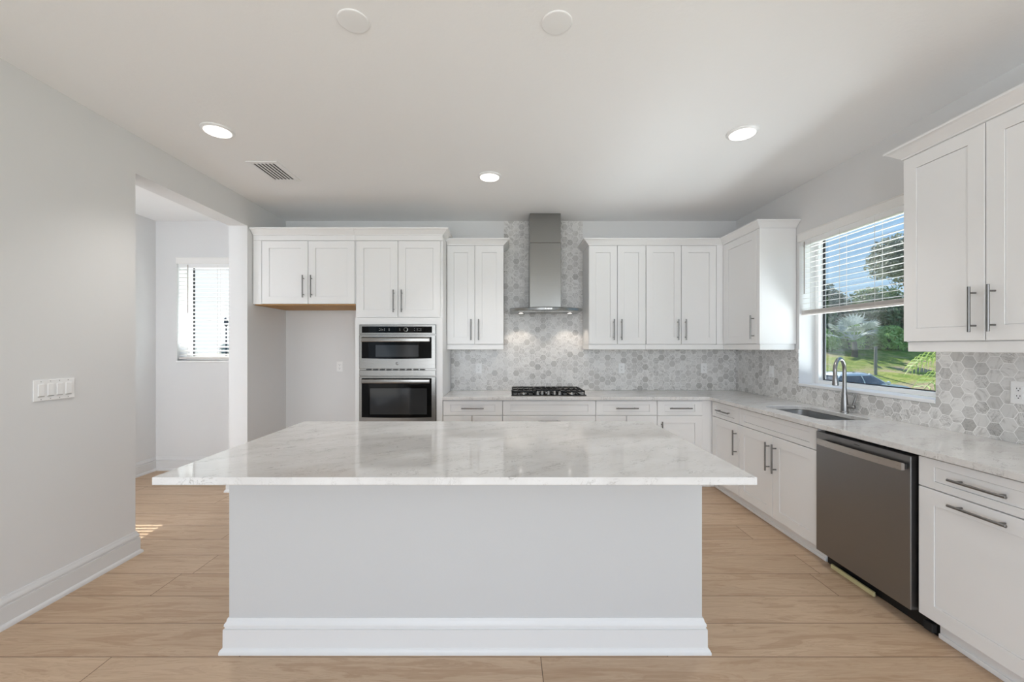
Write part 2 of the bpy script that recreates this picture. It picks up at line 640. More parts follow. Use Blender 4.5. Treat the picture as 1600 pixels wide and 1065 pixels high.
class Frame:
    """a wall's own axes: u along it, d out into the room, z up"""
    def __init__(s, kind, plane):
        s.k, s.p = kind, plane

    def at(s, u, d, z):
        if s.k == 'back': return (u, s.p - d, z)
        if s.k == 'right': return (s.p - d, u, z)
        return (s.p + d, u, z)            # left

    def box(s, mb, u0, u1, d0, d1, z0, z1, bevel=0.0, seg=1):
        a, b = s.at(u0, d0, z0), s.at(u1, d1, z1)
        return mb.box(a[0], b[0], a[1], b[1], a[2], b[2], bevel, seg)

    def one(s, *a, **k):
        return s.box(MB(), *a, **k)


# ------------------------------------------------------------------ measures of the room
XL, XR, YB, ZC = -2.53, 2.625, 4.69, 2.85
XH = -4.02                    # far wall of the hall beyond the opening
YR = -3.6                     # rear end behind the camera
OP0, OP1, OPZ = 2.79, 3.993, 2.59
WIN1 = (2.50, 3.676, 1.085, 2.40)      # kitchen window: y0 y1 z0 z1
WIN2 = (-3.775, -2.86, 1.255, 2.41)    # hall window: x0 x1 z0 z1

# ---- shell
struct('floor', MB().box(XH - 0.2, XR + 0.22, YR - 0.1, YB + 0.22, -0.12, 0), 'floor')
struct('ceiling', MB().box(XH - 0.2, XR + 0.22, YR - 0.1, YB + 0.22, ZC, ZC + 0.12), 'ceiling')

mb = MB()
mb.box(XL - 0.18, XL, YR, -2.0, 0, ZC)
mb.box(XL - 0.18, XL, -2.0, 0.6, 2.35, ZC)  # header of an unseen opening, added to admit the left fill lamp
mb.box(XL - 0.18, XL, 0.6, OP0, 0, ZC)
mb.box(XL - 0.18, XL, OP0, OP1, OPZ, ZC)
mb.box(XL - 0.18, XL, OP1, YB, 0, ZC)
struct('wall_left', mb, 'wall')

mb = MB()
mb.box(WIN2[1], XR + 0.22, YB, YB + 0.22, 0, ZC)
mb.box(XH - 0.2, WIN2[0], YB, YB + 0.22, 0, ZC)
mb.box(WIN2[0], WIN2[1], YB, YB + 0.22, 0, WIN2[2])
mb.box(WIN2[0], WIN2[1], YB, YB + 0.22, WIN2[3], ZC)
struct('wall_back', mb, 'wall')

mb = MB()
mb.box(XR, XR + 0.22, YR, -2.0, 0, ZC)
mb.box(XR, XR + 0.22, -2.0, 0.6, 2.35, ZC)  # header of an unseen opening, added for the right fill lamp
mb.box(XR, XR + 0.22, 0.6, WIN1[0], 0, ZC)
mb.box(XR, XR + 0.22, WIN1[1], YB, 0, ZC)
mb.box(XR, XR + 0.22, WIN1[0], WIN1[1], 0, WIN1[2] - 0.025)
mb.box(XR, XR + 0.22, WIN1[0], WIN1[1], WIN1[3], ZC)
struct('wall_right', mb, 'wall')

struct('wall_hall', MB().box(XH - 0.2, XH, 0.2, YB, 0, ZC), 'wall')
struct('wall_hall_end', MB().box(XH - 0.2, XL - 0.18, 0.2, 0.35, 0, ZC), 'wall')
mb = MB()
mb.box(XL - 0.18, -2.1, YR - 0.1, YR, 0, ZC)
mb.box(2.5, XR + 0.22, YR - 0.1, YR, 0, ZC)
mb.box(-2.1, 2.5, YR - 0.1, YR, 2.5, ZC)
mb.box(0.40, 1.30, YR - 0.1, YR, 0, 2.5)  # unseen pier, added so the hood mirrors a dark half beside a bright one
struct('wall_rear', mb, 'wall')

# ---- baseboards
BBP = [(0, 0), (0.030, 0), (0.030, 0.010), (0.026, 0.020), (0.0185, 0.026), (0.018, 0.108), (0.0125, 0.111), (0.0125, 0.118),
       (0.0155, 0.121), (0.0145, 0.132), (0.008, 0.140), (0.007, 0.148), (0.004, 0.155), (0.0, 0.155)]
struct('baseboard_left', MB().sweep([(XL, 0.6), (XL, OP0), (XL - 0.18, OP0), (XL - 0.18, 0.36)], BBP), 'baseboard', 40)
struct('baseboard_jamb', MB().sweep([(XL - 0.18, YB), (XL - 0.18, OP1), (XL, OP1), (XL, YB)], BBP, nxt=(XL + 1, YB)), 'baseboard', 40)
struct('baseboard_niche', MB().sweep([(XL, YB), (-1.512, YB)], BBP, prev=(XL, OP1)), 'baseboard', 40)
struct('baseboard_hall', MB().sweep([(XH, 0.36), (XH, YB), (XL - 0.18, YB)], BBP, nxt=(XL - 0.18, OP1)), 'baseboard', 40)

# ---- windows
win = struct('window_1', MB().box(XR + 0.19, XR + 0.20, WIN1[0] + 0.045, WIN1[1] - 0.045, WIN1[2] + 0.035, WIN1[3] - 0.045), 'glass')
y0, y1, z0, z1 = WIN1
mb = MB()
for a in ((y0, y0 + 0.04), (y1 - 0.04, y1)):
    mb.box(XR + 0.14, XR + 0.21, a[0], a[1], z0, z1, 0.003)
mb.box(XR + 0.14, XR + 0.21, y0 + 0.04, y1 - 0.04, z0, z0 + 0.03, 0.003)
mb.box(XR + 0.14, XR + 0.21, y0 + 0.04, y1 - 0.04, z1 - 0.04, z1, 0.003)
f = link('window_frame', mb, 'vinyl', win)
mb = MB()
for a in ((y0 + 0.04, y0 + 0.052), (y1 - 0.052, y1 - 0.04)):
    mb.box(XR + 0.180, XR + 0.195, a[0], a[1], z0 + 0.03, z1 - 0.04)
mb.box(XR + 0.180, XR + 0.195, y0 + 0.052, y1 - 0.052, z0 + 0.03, z0 + 0.037)
link('gasket', mb, 'gasket', f)
link('sill', MB().box(XR - 0.014, XR + 0.14, y0 + 0.001, y1 - 0.001, z0 - 0.024, z0, 0.004, 2), 'trim', win)

win = struct('window_2', MB().box(WIN2[0] + 0.05, WIN2[1] - 0.05, YB + 0.19, YB + 0.20, WIN2[2] + 0.05, WIN2[3] - 0.05), 'glass')
x0, x1, z0, z1 = WIN2
mb = MB()
for a in ((x0, x0 + 0.045), (x1 - 0.045, x1)):
    mb.box(a[0], a[1], YB + 0.14, YB + 0.21, z0, z1, 0.003)
mb.box(x0 + 0.045, x1 - 0.045, YB + 0.14, YB + 0.21, z0, z0 + 0.045, 0.003)
mb.box(x0 + 0.045, x1 - 0.045, YB + 0.14, YB + 0.21, z1 - 0.045, z1, 0.003)
f = link('window_frame', mb, 'vinyl', win)
mb = MB()
for a in ((x0 + 0.045, x0 + 0.058), (x1 - 0.058, x1 - 0.045)):
    mb.box(a[0], a[1], YB + 0.180, YB + 0.195, z0 + 0.045, z1 - 0.045)
link('gasket', mb, 'gasket', f)
link('sill', MB().box(x0 - 0.004, x1 + 0.004, YB - 0.016, YB + 0.14, z0 - 0.022, z0, 0.004, 2), 'trim', win)


# ------------------------------------------------------------------ blinds
def slat_rings(frame, u0, u1, dc, z, half=0.0215, crown=0.0025, t=0.0026, tilt=0.0):
    """a curved slat of a venetian blind; dc = distance out of the wall face (negative = in the reveal)"""
    pts = []
    for k in range(7):
        q = -1 + 2 * k / 6
        pts.append((dc + q * half * math.cos(tilt), z + crown * (1 - q * q) + q * half * math.sin(tilt)))
    ring = pts + [(p[0], p[1] - t) for p in reversed(pts)]
    return [[frame.at(u0, d, zz) for d, zz in ring], [frame.at(u1, d, zz) for d, zz in ring]]


def blind(frame, base, u0, u1, ztop, zbot, label, first, pitch, stacked, ladders, wand_u, wand_len, tilt):
    b = thing('window_blind', base, label, 'blind')
    v = MB()
    frame.box(v, u0 - 0.008, u1 + 0.008, 0.001, 0.016, ztop - 0.052, ztop + 0.018, 0.004, 2)
    frame.box(v, u0 - 0.008, u1 + 0.008, 0.001, 0.022, ztop + 0.010, ztop + 0.020, 0.003)
    link('valance', v, 'slat', b)
    link('headrail', frame.one(u0 + 0.006, u1 - 0.006, -0.062, -0.006, ztop - 0.088, ztop - 0.046), 'vinyl', b)
    z = first
    n = 0
    while z > zbot + 0.02 and n < 60:
        m_ = MB()
        m_.rings(slat_rings(frame, u0 + 0.008, u1 - 0.008, -0.034, z, tilt=tilt))
        link('slat', m_, 'slat', b, 40)
        z -= pitch
        n += 1
    zz = zbot + 0.020
    for k in range(stacked):
        m_ = MB()
        m_.rings(slat_rings(frame, u0 + 0.008, u1 - 0.008, -0.034, zz + 0.0045 * k, tilt=0))
        link('slat', m_, 'stackrail', b, 40)
    link('bottom_rail', frame.one(u0 + 0.008, u1 - 0.008, -0.060, -0.008, zbot, zbot + 0.016, 0.003, 2), 'stackrail', b)
    for u in ladders:
        m_ = MB()
        for dd in (-0.0615, -0.0065):
            frame.box(m_, u - 0.0012, u + 0.0012, dd - 0.001, dd + 0.001, zbot + 0.005, ztop - 0.06)
        link('ladder_cord', m_, 'cord', b)
    link('tilt_wand', MB().tube([frame.at(wand_u, -0.003, ztop - 0.06), frame.at(wand_u, -0.003, ztop - 0.06 - wand_len)], 0.0045, 8), 'wand', b, 40)
    return b


FBW, FRW, FLW = Frame('back', YB), Frame('right', XR), Frame('left', XL)
blind(FRW, (XR, 3.09, 1.69), WIN1[0] + 0.003, WIN1[1] - 0.003, 2.398, 1.690,
      'white slatted blind raised halfway up the window above the sink', 2.285, 0.0445, 6,
      (2.62, 2.93, 3.24, 3.55), 3.62, 0.46, -0.14)
blind(FBW, (-3.32, YB, 1.275), WIN2[0] + 0.003, WIN2[1] - 0.003, 2.41, 1.270,
      'white slatted blind lowered to the sill of the window beyond the wall opening', 2.30, 0.0445, 1,
      (-3.66, -3.32, -2.98), -3.655, 0.55, -0.36)


# ------------------------------------------------------------------ cabinets
def shaker(frame, u0, u1, z0, z1, stile=0.072, rail=None, t=0.020, rec=0.005, d0=0.0015):
    """five-piece panel front"""
    rail = rail or stile
    mb = MB()
    d1 = d0 + t
    def rect(ua, ub, za, zb, d):
        return [frame.at(ua, d, za), frame.at(ub, d, za), frame.at(ub, d, zb), frame.at(ua, d, zb)]
    e = 0.0015
    rings = [rect(u0, u1, z0, z1, d0), rect(u0, u1, z0, z1, d1 - e), rect(u0 + e, u1 - e, z0 + e, z1 - e, d1),
             rect(u0 + stile, u1 - stile, z0 + rail, z1 - rail, d1),
             rect(u0 + stile, u1 - stile, z0 + rail, z1 - rail, d1 - rec - 0.006),
             rect(u0 + stile + 0.0022, u1 - stile - 0.0022, z0 + rail + 0.0022, z1 - rail - 0.0022, d1 - rec - 0.006),
             rect(u0 + stile + 0.0022, u1 - stile - 0.0022, z0 + rail + 0.0022, z1 - rail - 0.0022, d1 - rec)]
    mb.rings(rings)
    return mb


def pull(frame, u, z, vertical, parent, length=0.222, dface=0.0215, reach=0.034):
    mb = MB()
    h, q = length / 2, length * 0.36
    pt = (lambda s_: frame.at(u, dface + reach, z + s_)) if vertical else (lambda s_: frame.at(u + s_, dface + reach, z))
    pf = (lambda s_: frame.at(u, dface + 0.0002, z + s_)) if vertical else (lambda s_: frame.at(u + s_, dface + 0.0002, z))
    mb.tube([pt(-h), pt(-h + 0.001), pt(h - 0.001), pt(h)], [0.005, 0.0062, 0.0062, 0.005], 12)
    for s_ in (-q, q):
        mb.tube([pf(s_), pt(s_)], 0.0045, 10)
    return link('handle', mb, 'handle', parent, 40)


GAP = 0.0028


def door(frame, par, u0, u1, z0, z1, handle=None, hz=None, name='door', rail=None, recess_stile=0.072):
    """handle: 'lo' / 'hi' = vertical pull near that u edge, 'mid' = horizontal pull"""
    o = link(name, shaker(frame, u0 + GAP, u1 - GAP, z0 + GAP, z1 - GAP, recess_stile, rail), 'cabinet', par)
    if handle == 'mid': pull(frame, (u0 + u1) / 2, hz, False, o)
    elif handle: pull(frame, u0 + 0.040 if handle == 'lo' else u1 - 0.040, hz, True, o)
    return o


def crown_prof(z0, z1, out=0.062):
    h = z1 - z0
    return [(0, z0), (0.006, z0), (0.008, z0 + 0.008), (0.014, z0 + 0.012), (0.026, z0 + h * 0.38), (0.044, z0 + h * 0.66),
            (out - 0.006, z1 - 0.014), (out, z1 - 0.012), (out, z1), (0, z1)]


FB, FR = Frame('back', 4.095), Frame('right', 2.06)          # base cabinet faces
UB, UR = Frame('back', 4.36), Frame('right', 2.31)           # wall cabinet faces
TOPZ = 0.882
DZ0, DZ1, DRZ = 0.095, 0.874, 0.727


def toe(frame, par, u0, u1, name='toe_kick'):
    mb = MB()
    frame.box(mb, u0, u1, -0.5, -0.040, 0, 0.099)
    frame.box(mb, u0, u1, -0.040, -0.030, 0.0, 0.024, 0.004, 2)
    return link(name, mb, 'cabinet', par)


def base_cab(frame, u0, u1, label, fronts, carcass=None, depth=0.55, toe_u=None):
    loc = frame.at((u0 + u1) / 2, 0, 0)
    c = thing('base_cabinet', loc, label, 'cabinet', 'white base cabinets')
    if carcass is None:
        carcass = frame.one(u0 + 0.0006, u1 - 0.0006, -depth, 0, 0.1, TOPZ)
    link('carcass', carcass, 'cabinet', c)
    tu = toe_u or (u0 + 0.0006, u1 - 0.0006)
    toe(frame, c, *tu)
    fronts(c)
    return c


def f1(c):      # drawer over two doors
    door(FB, c, -0.637, -0.041, DRZ, DZ1, 'mid', 0.802, 'drawer', 0.036)
    door(FB, c, -0.637, -0.3465, DZ0, DRZ, 'hi', 0.56)
    door(FB, c, -0.3465, -0.041, DZ0, DRZ, 'lo', 0.56)


base_cab(FB, -0.638, -0.041, 'white base cabinet beside the oven tower, one drawer over two doors', f1)


def f2(c):
    door(FB, c, -0.041, 0.884, DRZ, DZ1, None, None, 'false_front', 0.036)
    door(FB, c, -0.041, 0.884, 0.41, DRZ, 'mid', 0.675, 'drawer')
    door(FB, c, -0.041, 0.884, DZ0, 0.41, 'mid', 0.358, 'drawer')


base_cab(FB, -0.041, 0.884, 'wide white base cabinet under the cooktop, plain top front without handle', f2)


def f3(c):
    door(FB, c, 0.884, 1.496, DRZ, DZ1, 'mid', 0.802, 'drawer', 0.036)
    door(FB, c, 0.884, 1.19, DZ0, DRZ, 'hi', 0.56)
    door(FB, c, 1.19, 1.496, DZ0, DRZ, 'lo', 0.56)


base_cab(FB, 0.884, 1.496, 'white base cabinet just right of the cooktop cabinet, drawer over two doors', f3)


def f4(c):
    door(FB, c, 1.496, 1.946, DRZ, DZ1, 'mid', 0.802, 'drawer', 0.036)
    door(FB, c, 1.496, 1.946, DZ0, DRZ, 'lo', 0.56)
    link('filler', FB.one(1.948, 2.038, 0.0005, 0.006, DZ0, DZ1), 'cabinet', c)


mb = FB.one(1.4966, 2.0592, -0.55, 0, 0.1, TOPZ)
base_cab(FB, 1.496, 2.06, 'white base cabinet in the back corner, single door with handle on its left', f4, mb, toe_u=(1.4966, 2.0592))


def f5(c):
    door(FR, c, 3.597, 4.066, DRZ, DZ1, 'mid', 0.802, 'drawer', 0.036)
    door(FR, c, 3.597, 4.066, DZ0, DRZ, 'lo', 0.56)


mb = FR.one(3.5976, 4.660, -0.55, 0, 0.1, TOPZ)
c5 = base_cab(FR, 3.597, 4.660, 'white base cabinet between the corner and the sink cabinet, one drawer over one door', f5, mb, toe_u=(3.5976, 4.135))
link('toe_kick', MB().box(2.0605, 2.11, 4.135, 4.30, 0, 0.099), 'cabinet', c5)


def f6(c):
    door(FR, c, 2.686, 3.597, DRZ, DZ1, None, None, 'false_front', 0.036)
    door(FR, c, 3.1415, 3.597, DZ0, DRZ, 'lo', 0.56)
    door(FR, c, 2.686, 3.1415, DZ0, DRZ, 'hi', 0.56)


mb = FR.one(2.6866, 3.5964, -0.55, 0, 0.1, 0.64)
FR.box(mb, 2.6866, 3.5964, -0.03, 0, 0.64, TOPZ)
FR.box(mb, 2.6866, 2.7066, -0.55, -0.03, 0.64, TOPZ)
FR.box(mb, 3.5764, 3.5964, -0.55, -0.03, 0.64, TOPZ)
base_cab(FR, 2.686, 3.597, 'white sink base cabinet under the window with two tall doors', f6, mb)


def f7(c):
    door(FR, c, 1.48, 2.031, DRZ, DZ1, 'mid', 0.803, 'drawer', 0.036)
    o = door(FR, c, 1.48, 2.031, DZ0, DRZ, 'mid', 0.687, 'pull_out_door')


base_cab(FR, 1.48, 2.032, 'white base cabinet in the right foreground, two horizontal handles one above the other', f7, toe_u=(1.4806, 1.985))


# ---- wall cabinets
UZ0, UZ1 = 1.437, 2.485
UD = 0.325
CZ0, CZ1 = 2.486, 2.548


def wall_cab(frame, u0, u1, label, crown, carcass=None, rail=None):
    loc = frame.at((u0 + u1) / 2, 0, UZ0)
    c = thing('wall_cabinet', loc, label, 'cabinet', 'white wall cabinets')
    link('carcass', carcass or frame.one(u0 + 0.0006, u1 - 0.0006, -UD, 0, UZ0, UZ1), 'cabinet', c)
    link('crown', crown, 'cabinet', c, 35)
    r = MB()
    if rail: rail(r)
    else: frame.box(r, u0 + 0.0006, u1 - 0.0006, -0.010, 0.010, 1.382, UZ0 - 0.001, 0.002)
    link('light_rail', r, 'cabinet', c)
    return c


HZ = 1.592
CP = crown_prof(CZ0, CZ1)
cab = wall_cab(UB, -0.637, -0.034, 'white two-door wall cabinet between oven tower and range hood',
               MB().sweep([(-0.637, 4.36 - 0.020), (-0.034, 4.36 - 0.020), (-0.034, YB - 0.004)], CP))
door(UB, cab, -0.637, -0.3385, UZ0, UZ1, 'hi', HZ)
door(UB, cab, -0.3385, -0.034, UZ0, UZ1, 'lo', HZ)

def railA(r):
    UB.box(r, 0.868, 1.4714, -0.010, 0.010, 1.382, UZ0 - 0.001, 0.002)
    UB.box(r, 0.868, 0.886, -UD, -0.010, 1.382, UZ0 - 0.001, 0.002)
cab = wall_cab(UB, 0.868, 1.472, 'white narrow-doored wall cabinet just right of the range hood',
               MB().sweep([(0.868, YB - 0.004), (0.868, 4.34), (1.4714, 4.34)], CP), None, railA)
door(UB, cab, 0.868, 1.170, UZ0, UZ1, 'hi', HZ)
door(UB, cab, 1.170, 1.472, UZ0, UZ1, 'lo', HZ)

mb = UB.one(1.4726, 2.3088, -UD, 0, UZ0, UZ1)
cab = wall_cab(UB, 1.472, 2.309, 'white wider-doored wall cabinet beside the back right corner',
               MB().sweep([(1.4726, 4.34), (2.289, 4.34)], CP, nxt=(2.289, 3.5)), mb,
               lambda r: UB.box(r, 1.4726, 2.299, -0.010, 0.010, 1.382, UZ0 - 0.001, 0.002))
door(UB, cab, 1.474, 1.847, UZ0, UZ1, 'hi', HZ)
door(UB, cab, 1.847, 2.220, UZ0, UZ1, 'lo', HZ)
link('filler', UB.one(2.222, 2.288, 0.0005, 0.0205, UZ0, UZ1), 'cabinet', cab)

mb = UR.one(3.7106, 4.6836, -0.310, 0, UZ0, UZ1)
def railC(r):
    UR.box(r, 3.722, 4.349, -0.010, 0.010, 1.382, UZ0 - 0.001, 0.002)
    UR.box(r, 3.722, 3.740, -0.305, -0.010, 1.382, UZ0 - 0.001, 0.002)
cab = wall_cab(UR, 3.71, 4.684, 'white single-door corner wall cabinet left of the window',
               MB().sweep([(2.290, 4.338), (2.290, 3.7106), (XR - 0.004, 3.7106)], CP, prev=(1.5, 4.338)), mb, railC)
door(UR, cab, 3.754, 4.313, UZ0, UZ1, 'lo', HZ)
link('filler', UR.one(3.7106, 3.752, 0.0005, 0.0205, UZ0, UZ1), 'cabinet', cab)
link('filler', UR.one(4.315, 4.337, 0.0005, 0.0205, UZ0, UZ1), 'cabinet', cab)

mb = UR.one(1.5606, 2.366, -0.310, 0, UZ0, UZ1)
def railD(r):
    UR.box(r, 1.57, 2.350, -0.010, 0.010, 1.382, UZ0 - 0.001, 0.002)
    UR.box(r, 2.332, 2.350, -0.305, -0.010, 1.382, UZ0 - 0.001, 0.002)
cab = wall_cab(UR, 1.56, 2.366, 'large white wall cabinet right of the window in the foreground',
               MB().sweep([(XR - 0.004, 2.366), (2.290, 2.366), (2.290, 1.5606), (XR - 0.004, 1.5606)], CP), mb, railD)
door(UR, cab, 1.960, 2.366, UZ0, UZ1, 'lo', HZ)
door(UR, cab, 1.5606, 1.960, UZ0, UZ1, 'hi', HZ)

# ---- cabinet over the refrigerator space, oven tower
CP2 = crown_prof(2.518, 2.582)
cab = thing('wall_cabinet', (-2.01, 4.095, 1.835), 'deep white cabinet above the empty refrigerator niche, bare wood underside', 'cabinet', 'white wall cabinets')
link('carcass', FB.one(-2.524, -1.5106, -0.585, 0, 1.838, 2.517), 'cabinet', cab)
link('underside', FB.one(-2.52, -1.515, -0.585, -0.002, 1.826, 1.8375), 'rawwood', cab)
link('crown', MB().sweep([(-2.524, 4.075), (-1.5106, 4.075)], CP2), 'cabinet', cab, 35)
link('frieze', FB.one(-2.524, -1.5106, 0.0005, 0.0205, 2.468, 2.517), 'cabinet', cab)
link('filler', FB.one(-2.524, -2.442, 0.0005, 0.0205, 1.835, 2.466), 'cabinet', cab)
door(FB, cab, -2.440, -1.978, 1.835, 2.466, 'hi', 2.008)
door(FB, cab, -1.978, -1.513, 1.835, 2.466, 'lo', 2.008)

tow = thing('oven_cabinet', (-1.075, 4.095, 0), 'tall white cabinet tower holding the built-in double oven', 'cabinet')
link('carcass', FB.one(-1.509, -0.640, -0.585, 0, 0.1, 2.517), 'cabinet', tow)
toe(FB, tow, -1.509, -0.640)
link('crown', MB().sweep([(-1.509, 4.075), (-0.640, 4.075), (-0.640, YB - 0.004)], CP2), 'cabinet', tow, 35)
link('frieze', FB.one(-1.509, -0.640, 0.0005, 0.0205, 2.468, 2.517), 'cabinet', tow)
door(FB, tow, -1.499, -1.083, 1.702, 2.466, 'hi', 1.863)
door(FB, tow, -1.083, -0.660, 1.702, 2.466, 'lo', 1.863)
mb = MB()
FB.box(mb, -1.509, -1.470, 0.0005, 0.0175, 0.66, 1.700)
FB.box(mb, -0.700, -0.640, 0.0005, 0.0175, 0.66, 1.700)
FB.box(mb, -1.470, -0.700, 0.0005, 0.0175, 1.634, 1.700)
link('face_frame', mb, 'cabinet', tow)
door(FB, tow, -1.499, -0.660, 0.38, 0.655, 'mid', 0.60, 'drawer')
door(FB, tow, -1.499, -0.660, DZ0, 0.38, 'mid', 0.33, 'drawer')


# ------------------------------------------------------------------ double oven
ov = thing('wall_oven', (-1.085, 4.095, 0.667), 'built-in stainless double oven with black glass doors in the tall tower', 'oven')
OX0, OX1 = -1.467, -0.703
def ob(u0, u1, d0, d1, z0, z1, bevel=0.0, seg=1): return FB.one(u0, u1, d0, d1, z0, z1, bevel, seg)
mb = ob(OX0, OX1, 0.0015, 0.020, 0.667, 1.631)
link('trim_frame', mb, 'steel', ov)
cp = link('control_panel', ob(OX0 + 0.004, OX1 - 0.004, 0.0205, 0.036, 1.535, 1.629, 0.003), 'steel', ov)
link('display_glass', ob(-1.436, -0.742, 0.0365, 0.039, 1.549, 1.612), 'blackglass', cp)
for cx, w1, w2, w3 in ((-1.262, 4, 0, 4), (-1.246, 3, 4, 3), (-1.229, 0, 4, 0), (-1.212, 4, 3, 4), (-1.166, 5, 5, 6),
                       (-1.060, 3, 4, 3), (-0.915, 3, 0, 3), (-0.888, 5, 4, 0), (-0.870, 4, 0, 4), (-0.852, 5, 3, 5)):
    mb = MB()
    FB.box(mb, cx - 0.0045, cx + 0.0045, 0.0390, 0.0393, 1.569, 1.572)
    for ww, cz in ((w1, 1.591), (w2, 1.582), (w3, 1.5725)):
        if ww: FB.box(mb, cx - 0.001 * ww, cx + 0.001 * ww, 0.0391, 0.0396, cz - 0.0017, cz + 0.0017)
    link('panel_mark', mb, 'print', cp)
mb = MB()
c = FB.at(-1.000, 0, 1.581)
for (ro, ri) in ((0.021, 0.016),):
    mb.lathe([(ri, -0.0394 + 4.095 - c[1]), (ro, -0.0394), (ro, -0.046), (ri, -0.047), (ri, -0.0394)][1:], c, 28, 'y')
link('dial_ring', mb, 'chrome', cp, 40)


def oven_door(z0, z1, black, window, handle, name):
    d = link(name, ob(OX0 + 0.004, OX1 - 0.004, 0.0205, 0.042, z0, z1, 0.003), 'steel', ov)
    # dark glass whose lower edge bows down a little in the middle
    rings = []
    pts = [(-1.436, black[1]), (-0.745, black[1])]
    low = [(-0.745 - 0.691 * k / 12, black[0] - 0.006 * math.sin(PI * k / 12)) for k in range(13)]
    for dd in (0.0425, 0.0455):
        rings.append([FB.at(u, dd, z) for u, z in pts + low])
    g = MB()
    g.rings(rings)
    g = link('door_glass', g, 'blackglass', d)
    link('viewing_window', ob(window[0], window[1], 0.0458, 0.0464, window[2], window[3]), 'ovenwindow', d)
    h = MB()
    FB.box(h, -1.430, -0.755, 0.074, 0.090, handle[0], handle[1], 0.006, 3)
    for u in (-1.415, -0.770):
        FB.box(h, u - 0.012, u + 0.012, 0.0458, 0.078, handle[0] + 0.006, handle[1] - 0.006)
    link('handle', h, 'steel', d, 40)
    return d


ud = oven_door(1.192, 1.524, (1.297, 1.507), (-1.298, -0.873, 1.312, 1.428), (1.458, 1.500), 'upper_door')
mb = MB()
mb.lathe([(0.0001, -0.0458 - 0.0), (0.0155, -0.0425), (0.0155, -0.0445), (0.012, -0.046), (0.0001, -0.046)][1:], FB.at(-1.085, 0, 1.246), 24, 'y')
link('badge', mb, 'handle', ud, 40)
vb = link('vent_band', ob(OX0 + 0.004, OX1 - 0.004, 0.0205, 0.038, 1.124, 1.176, 0.002), 'steel', ov)
mb = MB()
for k in range(9):
    u = -1.395 + k * 0.0665
    FB.box(mb, u, u + 0.048, 0.0205, 0.036, 1.1795, 1.1885)
link('vent_slot', mb, 'slot', ov)
ld_ = oven_door(0.672, 1.114, (0.714, 1.100), (-1.354, -0.790, 0.742, 1.000), (1.052, 1.092), 'lower_door')

# ------------------------------------------------------------------ countertops
def rrect(x0, x1, y0, y1, r, seg=8):
    out = []
    for cx, cy, a0 in ((x1 - r, y1 - r, 0), (x0 + r, y1 - r, PI / 2), (x0 + r, y0 + r, PI), (x1 - r, y0 + r, 1.5 * PI)):
        for k in range(seg + 1):
            a = a0 + PI / 2 * k / seg
            out.append((cx + r * math.cos(a), cy + r * math.sin(a)))
    return out


SK = (2.145, 2.495, 2.775, 3.445)
outer = [(-0.637, YB - 0.003), (-0.637, 4.05), (2.005, 4.05), (2.005, 1.455), (XR - 0.003, 1.455), (XR - 0.003, YB - 0.003)]
ct = link('perimeter_countertop', MB().prism([outer, rrect(*SK, 0.07)], 0.8835, 0.914), 'quartz', None, base=(2.3, 3.5, 0.884))
bv = ct.modifiers.new('ease', 'BEVEL')
bv.width = 0.0025
bv.limit_method = 'ANGLE'
tag(ct, 'white quartz L-shaped countertop running along the back and right walls', 'countertop')

ict = link('island_countertop', MB().box(-1.348, 0.951, 1.554, 2.726, 0.884, 0.914, 0.002), 'quartz', None, base=(-0.2, 2.1, 0.884))
tag(ict, 'veined white quartz slab overhanging the kitchen island', 'countertop')

isl = thing('kitchen_island', (-0.19, 2.3, 0), 'white painted island base with tall baseboard in the centre foreground', 'island')
link('body', MB().box(-1.288, 0.905, 1.90, 2.66, 0, 0.8835), 'walldim', isl)
link('baseboard', MB().sweep([(0.905, 2.66), (0.905, 1.90), (-1.288, 1.90), (-1.288, 2.66)][::-1], BBP), 'baseboard', isl, 40)

# ---- sink
sk = thing('sink', (2.32, 3.11, 0.69), 'stainless undermount sink basin below the window', 'sink')
rings = []
for ins, z in ((-0.02, 0.8825), (0.004, 0.8825), (0.004, 0.88), (0.008, 0.75), (0.014, 0.70), (0.030, 0.686), (0.06, 0.682)):
    r = max(0.02, 0.07 - ins)
    rings.append([(x, y, z) for x, y in rrect(SK[0] + ins, SK[1] - ins, SK[2] + ins, SK[3] - ins, r)])
mb = MB()
mb.rings(rings, True, False, True)
b = link('basin', mb, 'sinksteel', sk, 50)
link('drain', MB().lathe([(0.045, 0.683), (0.045, 0.686), (0.036, 0.686), (0.030, 0.6835)], (2.36, 3.11, 0), 28), 'chrome', sk, 40)

# ---- faucet: body, swivelled gooseneck, spray head, side lever
fx, fy = 2.555, 3.10
fc = thing('faucet', (fx, fy, 0.914), 'brushed nickel gooseneck faucet standing behind the sink', 'faucet')
sdir = Vector((-0.85, -0.53, 0)).normalized()
hdir = Vector((0.53, -0.85, 0)).normalized()
link('body', MB().lathe([(0.027, 0.9145), (0.027, 0.922), (0.0235, 0.926), (0.0225, 0.985), (0.020, 1.02), (0.0135, 1.10)], (fx, fy, 0), 28), 'chrome', fc, 40)
R = 0.085
pts = [Vector((fx, fy, 1.09)), Vector((fx, fy, 1.20))]
top = 1.235
for k in range(0, 19):
    a = PI * k / 18 * 1.06
    pts.append(Vector((fx, fy, top)) + sdir * (R - R * math.cos(a)) + Vector((0, 0, R * math.sin(a))))
endp = pts[-1]
tdir = (pts[-1] - pts[-2]).normalized()
pts.append(endp + tdir * 0.02)
link('spout', MB().tube(pts, 0.0128, 16), 'chrome', fc, 50)
e0 = pts[-1]
link('spray_head', MB().tube([e0 - tdir * 0.004, e0, e0 + tdir * 0.045, e0 + tdir * 0.070, e0 + tdir * 0.074], [0.0125, 0.0148, 0.019, 0.0215, 0.017], 20), 'chrome', fc, 40)
b0 = Vector((fx, fy, 0.962)) + hdir * 0.018
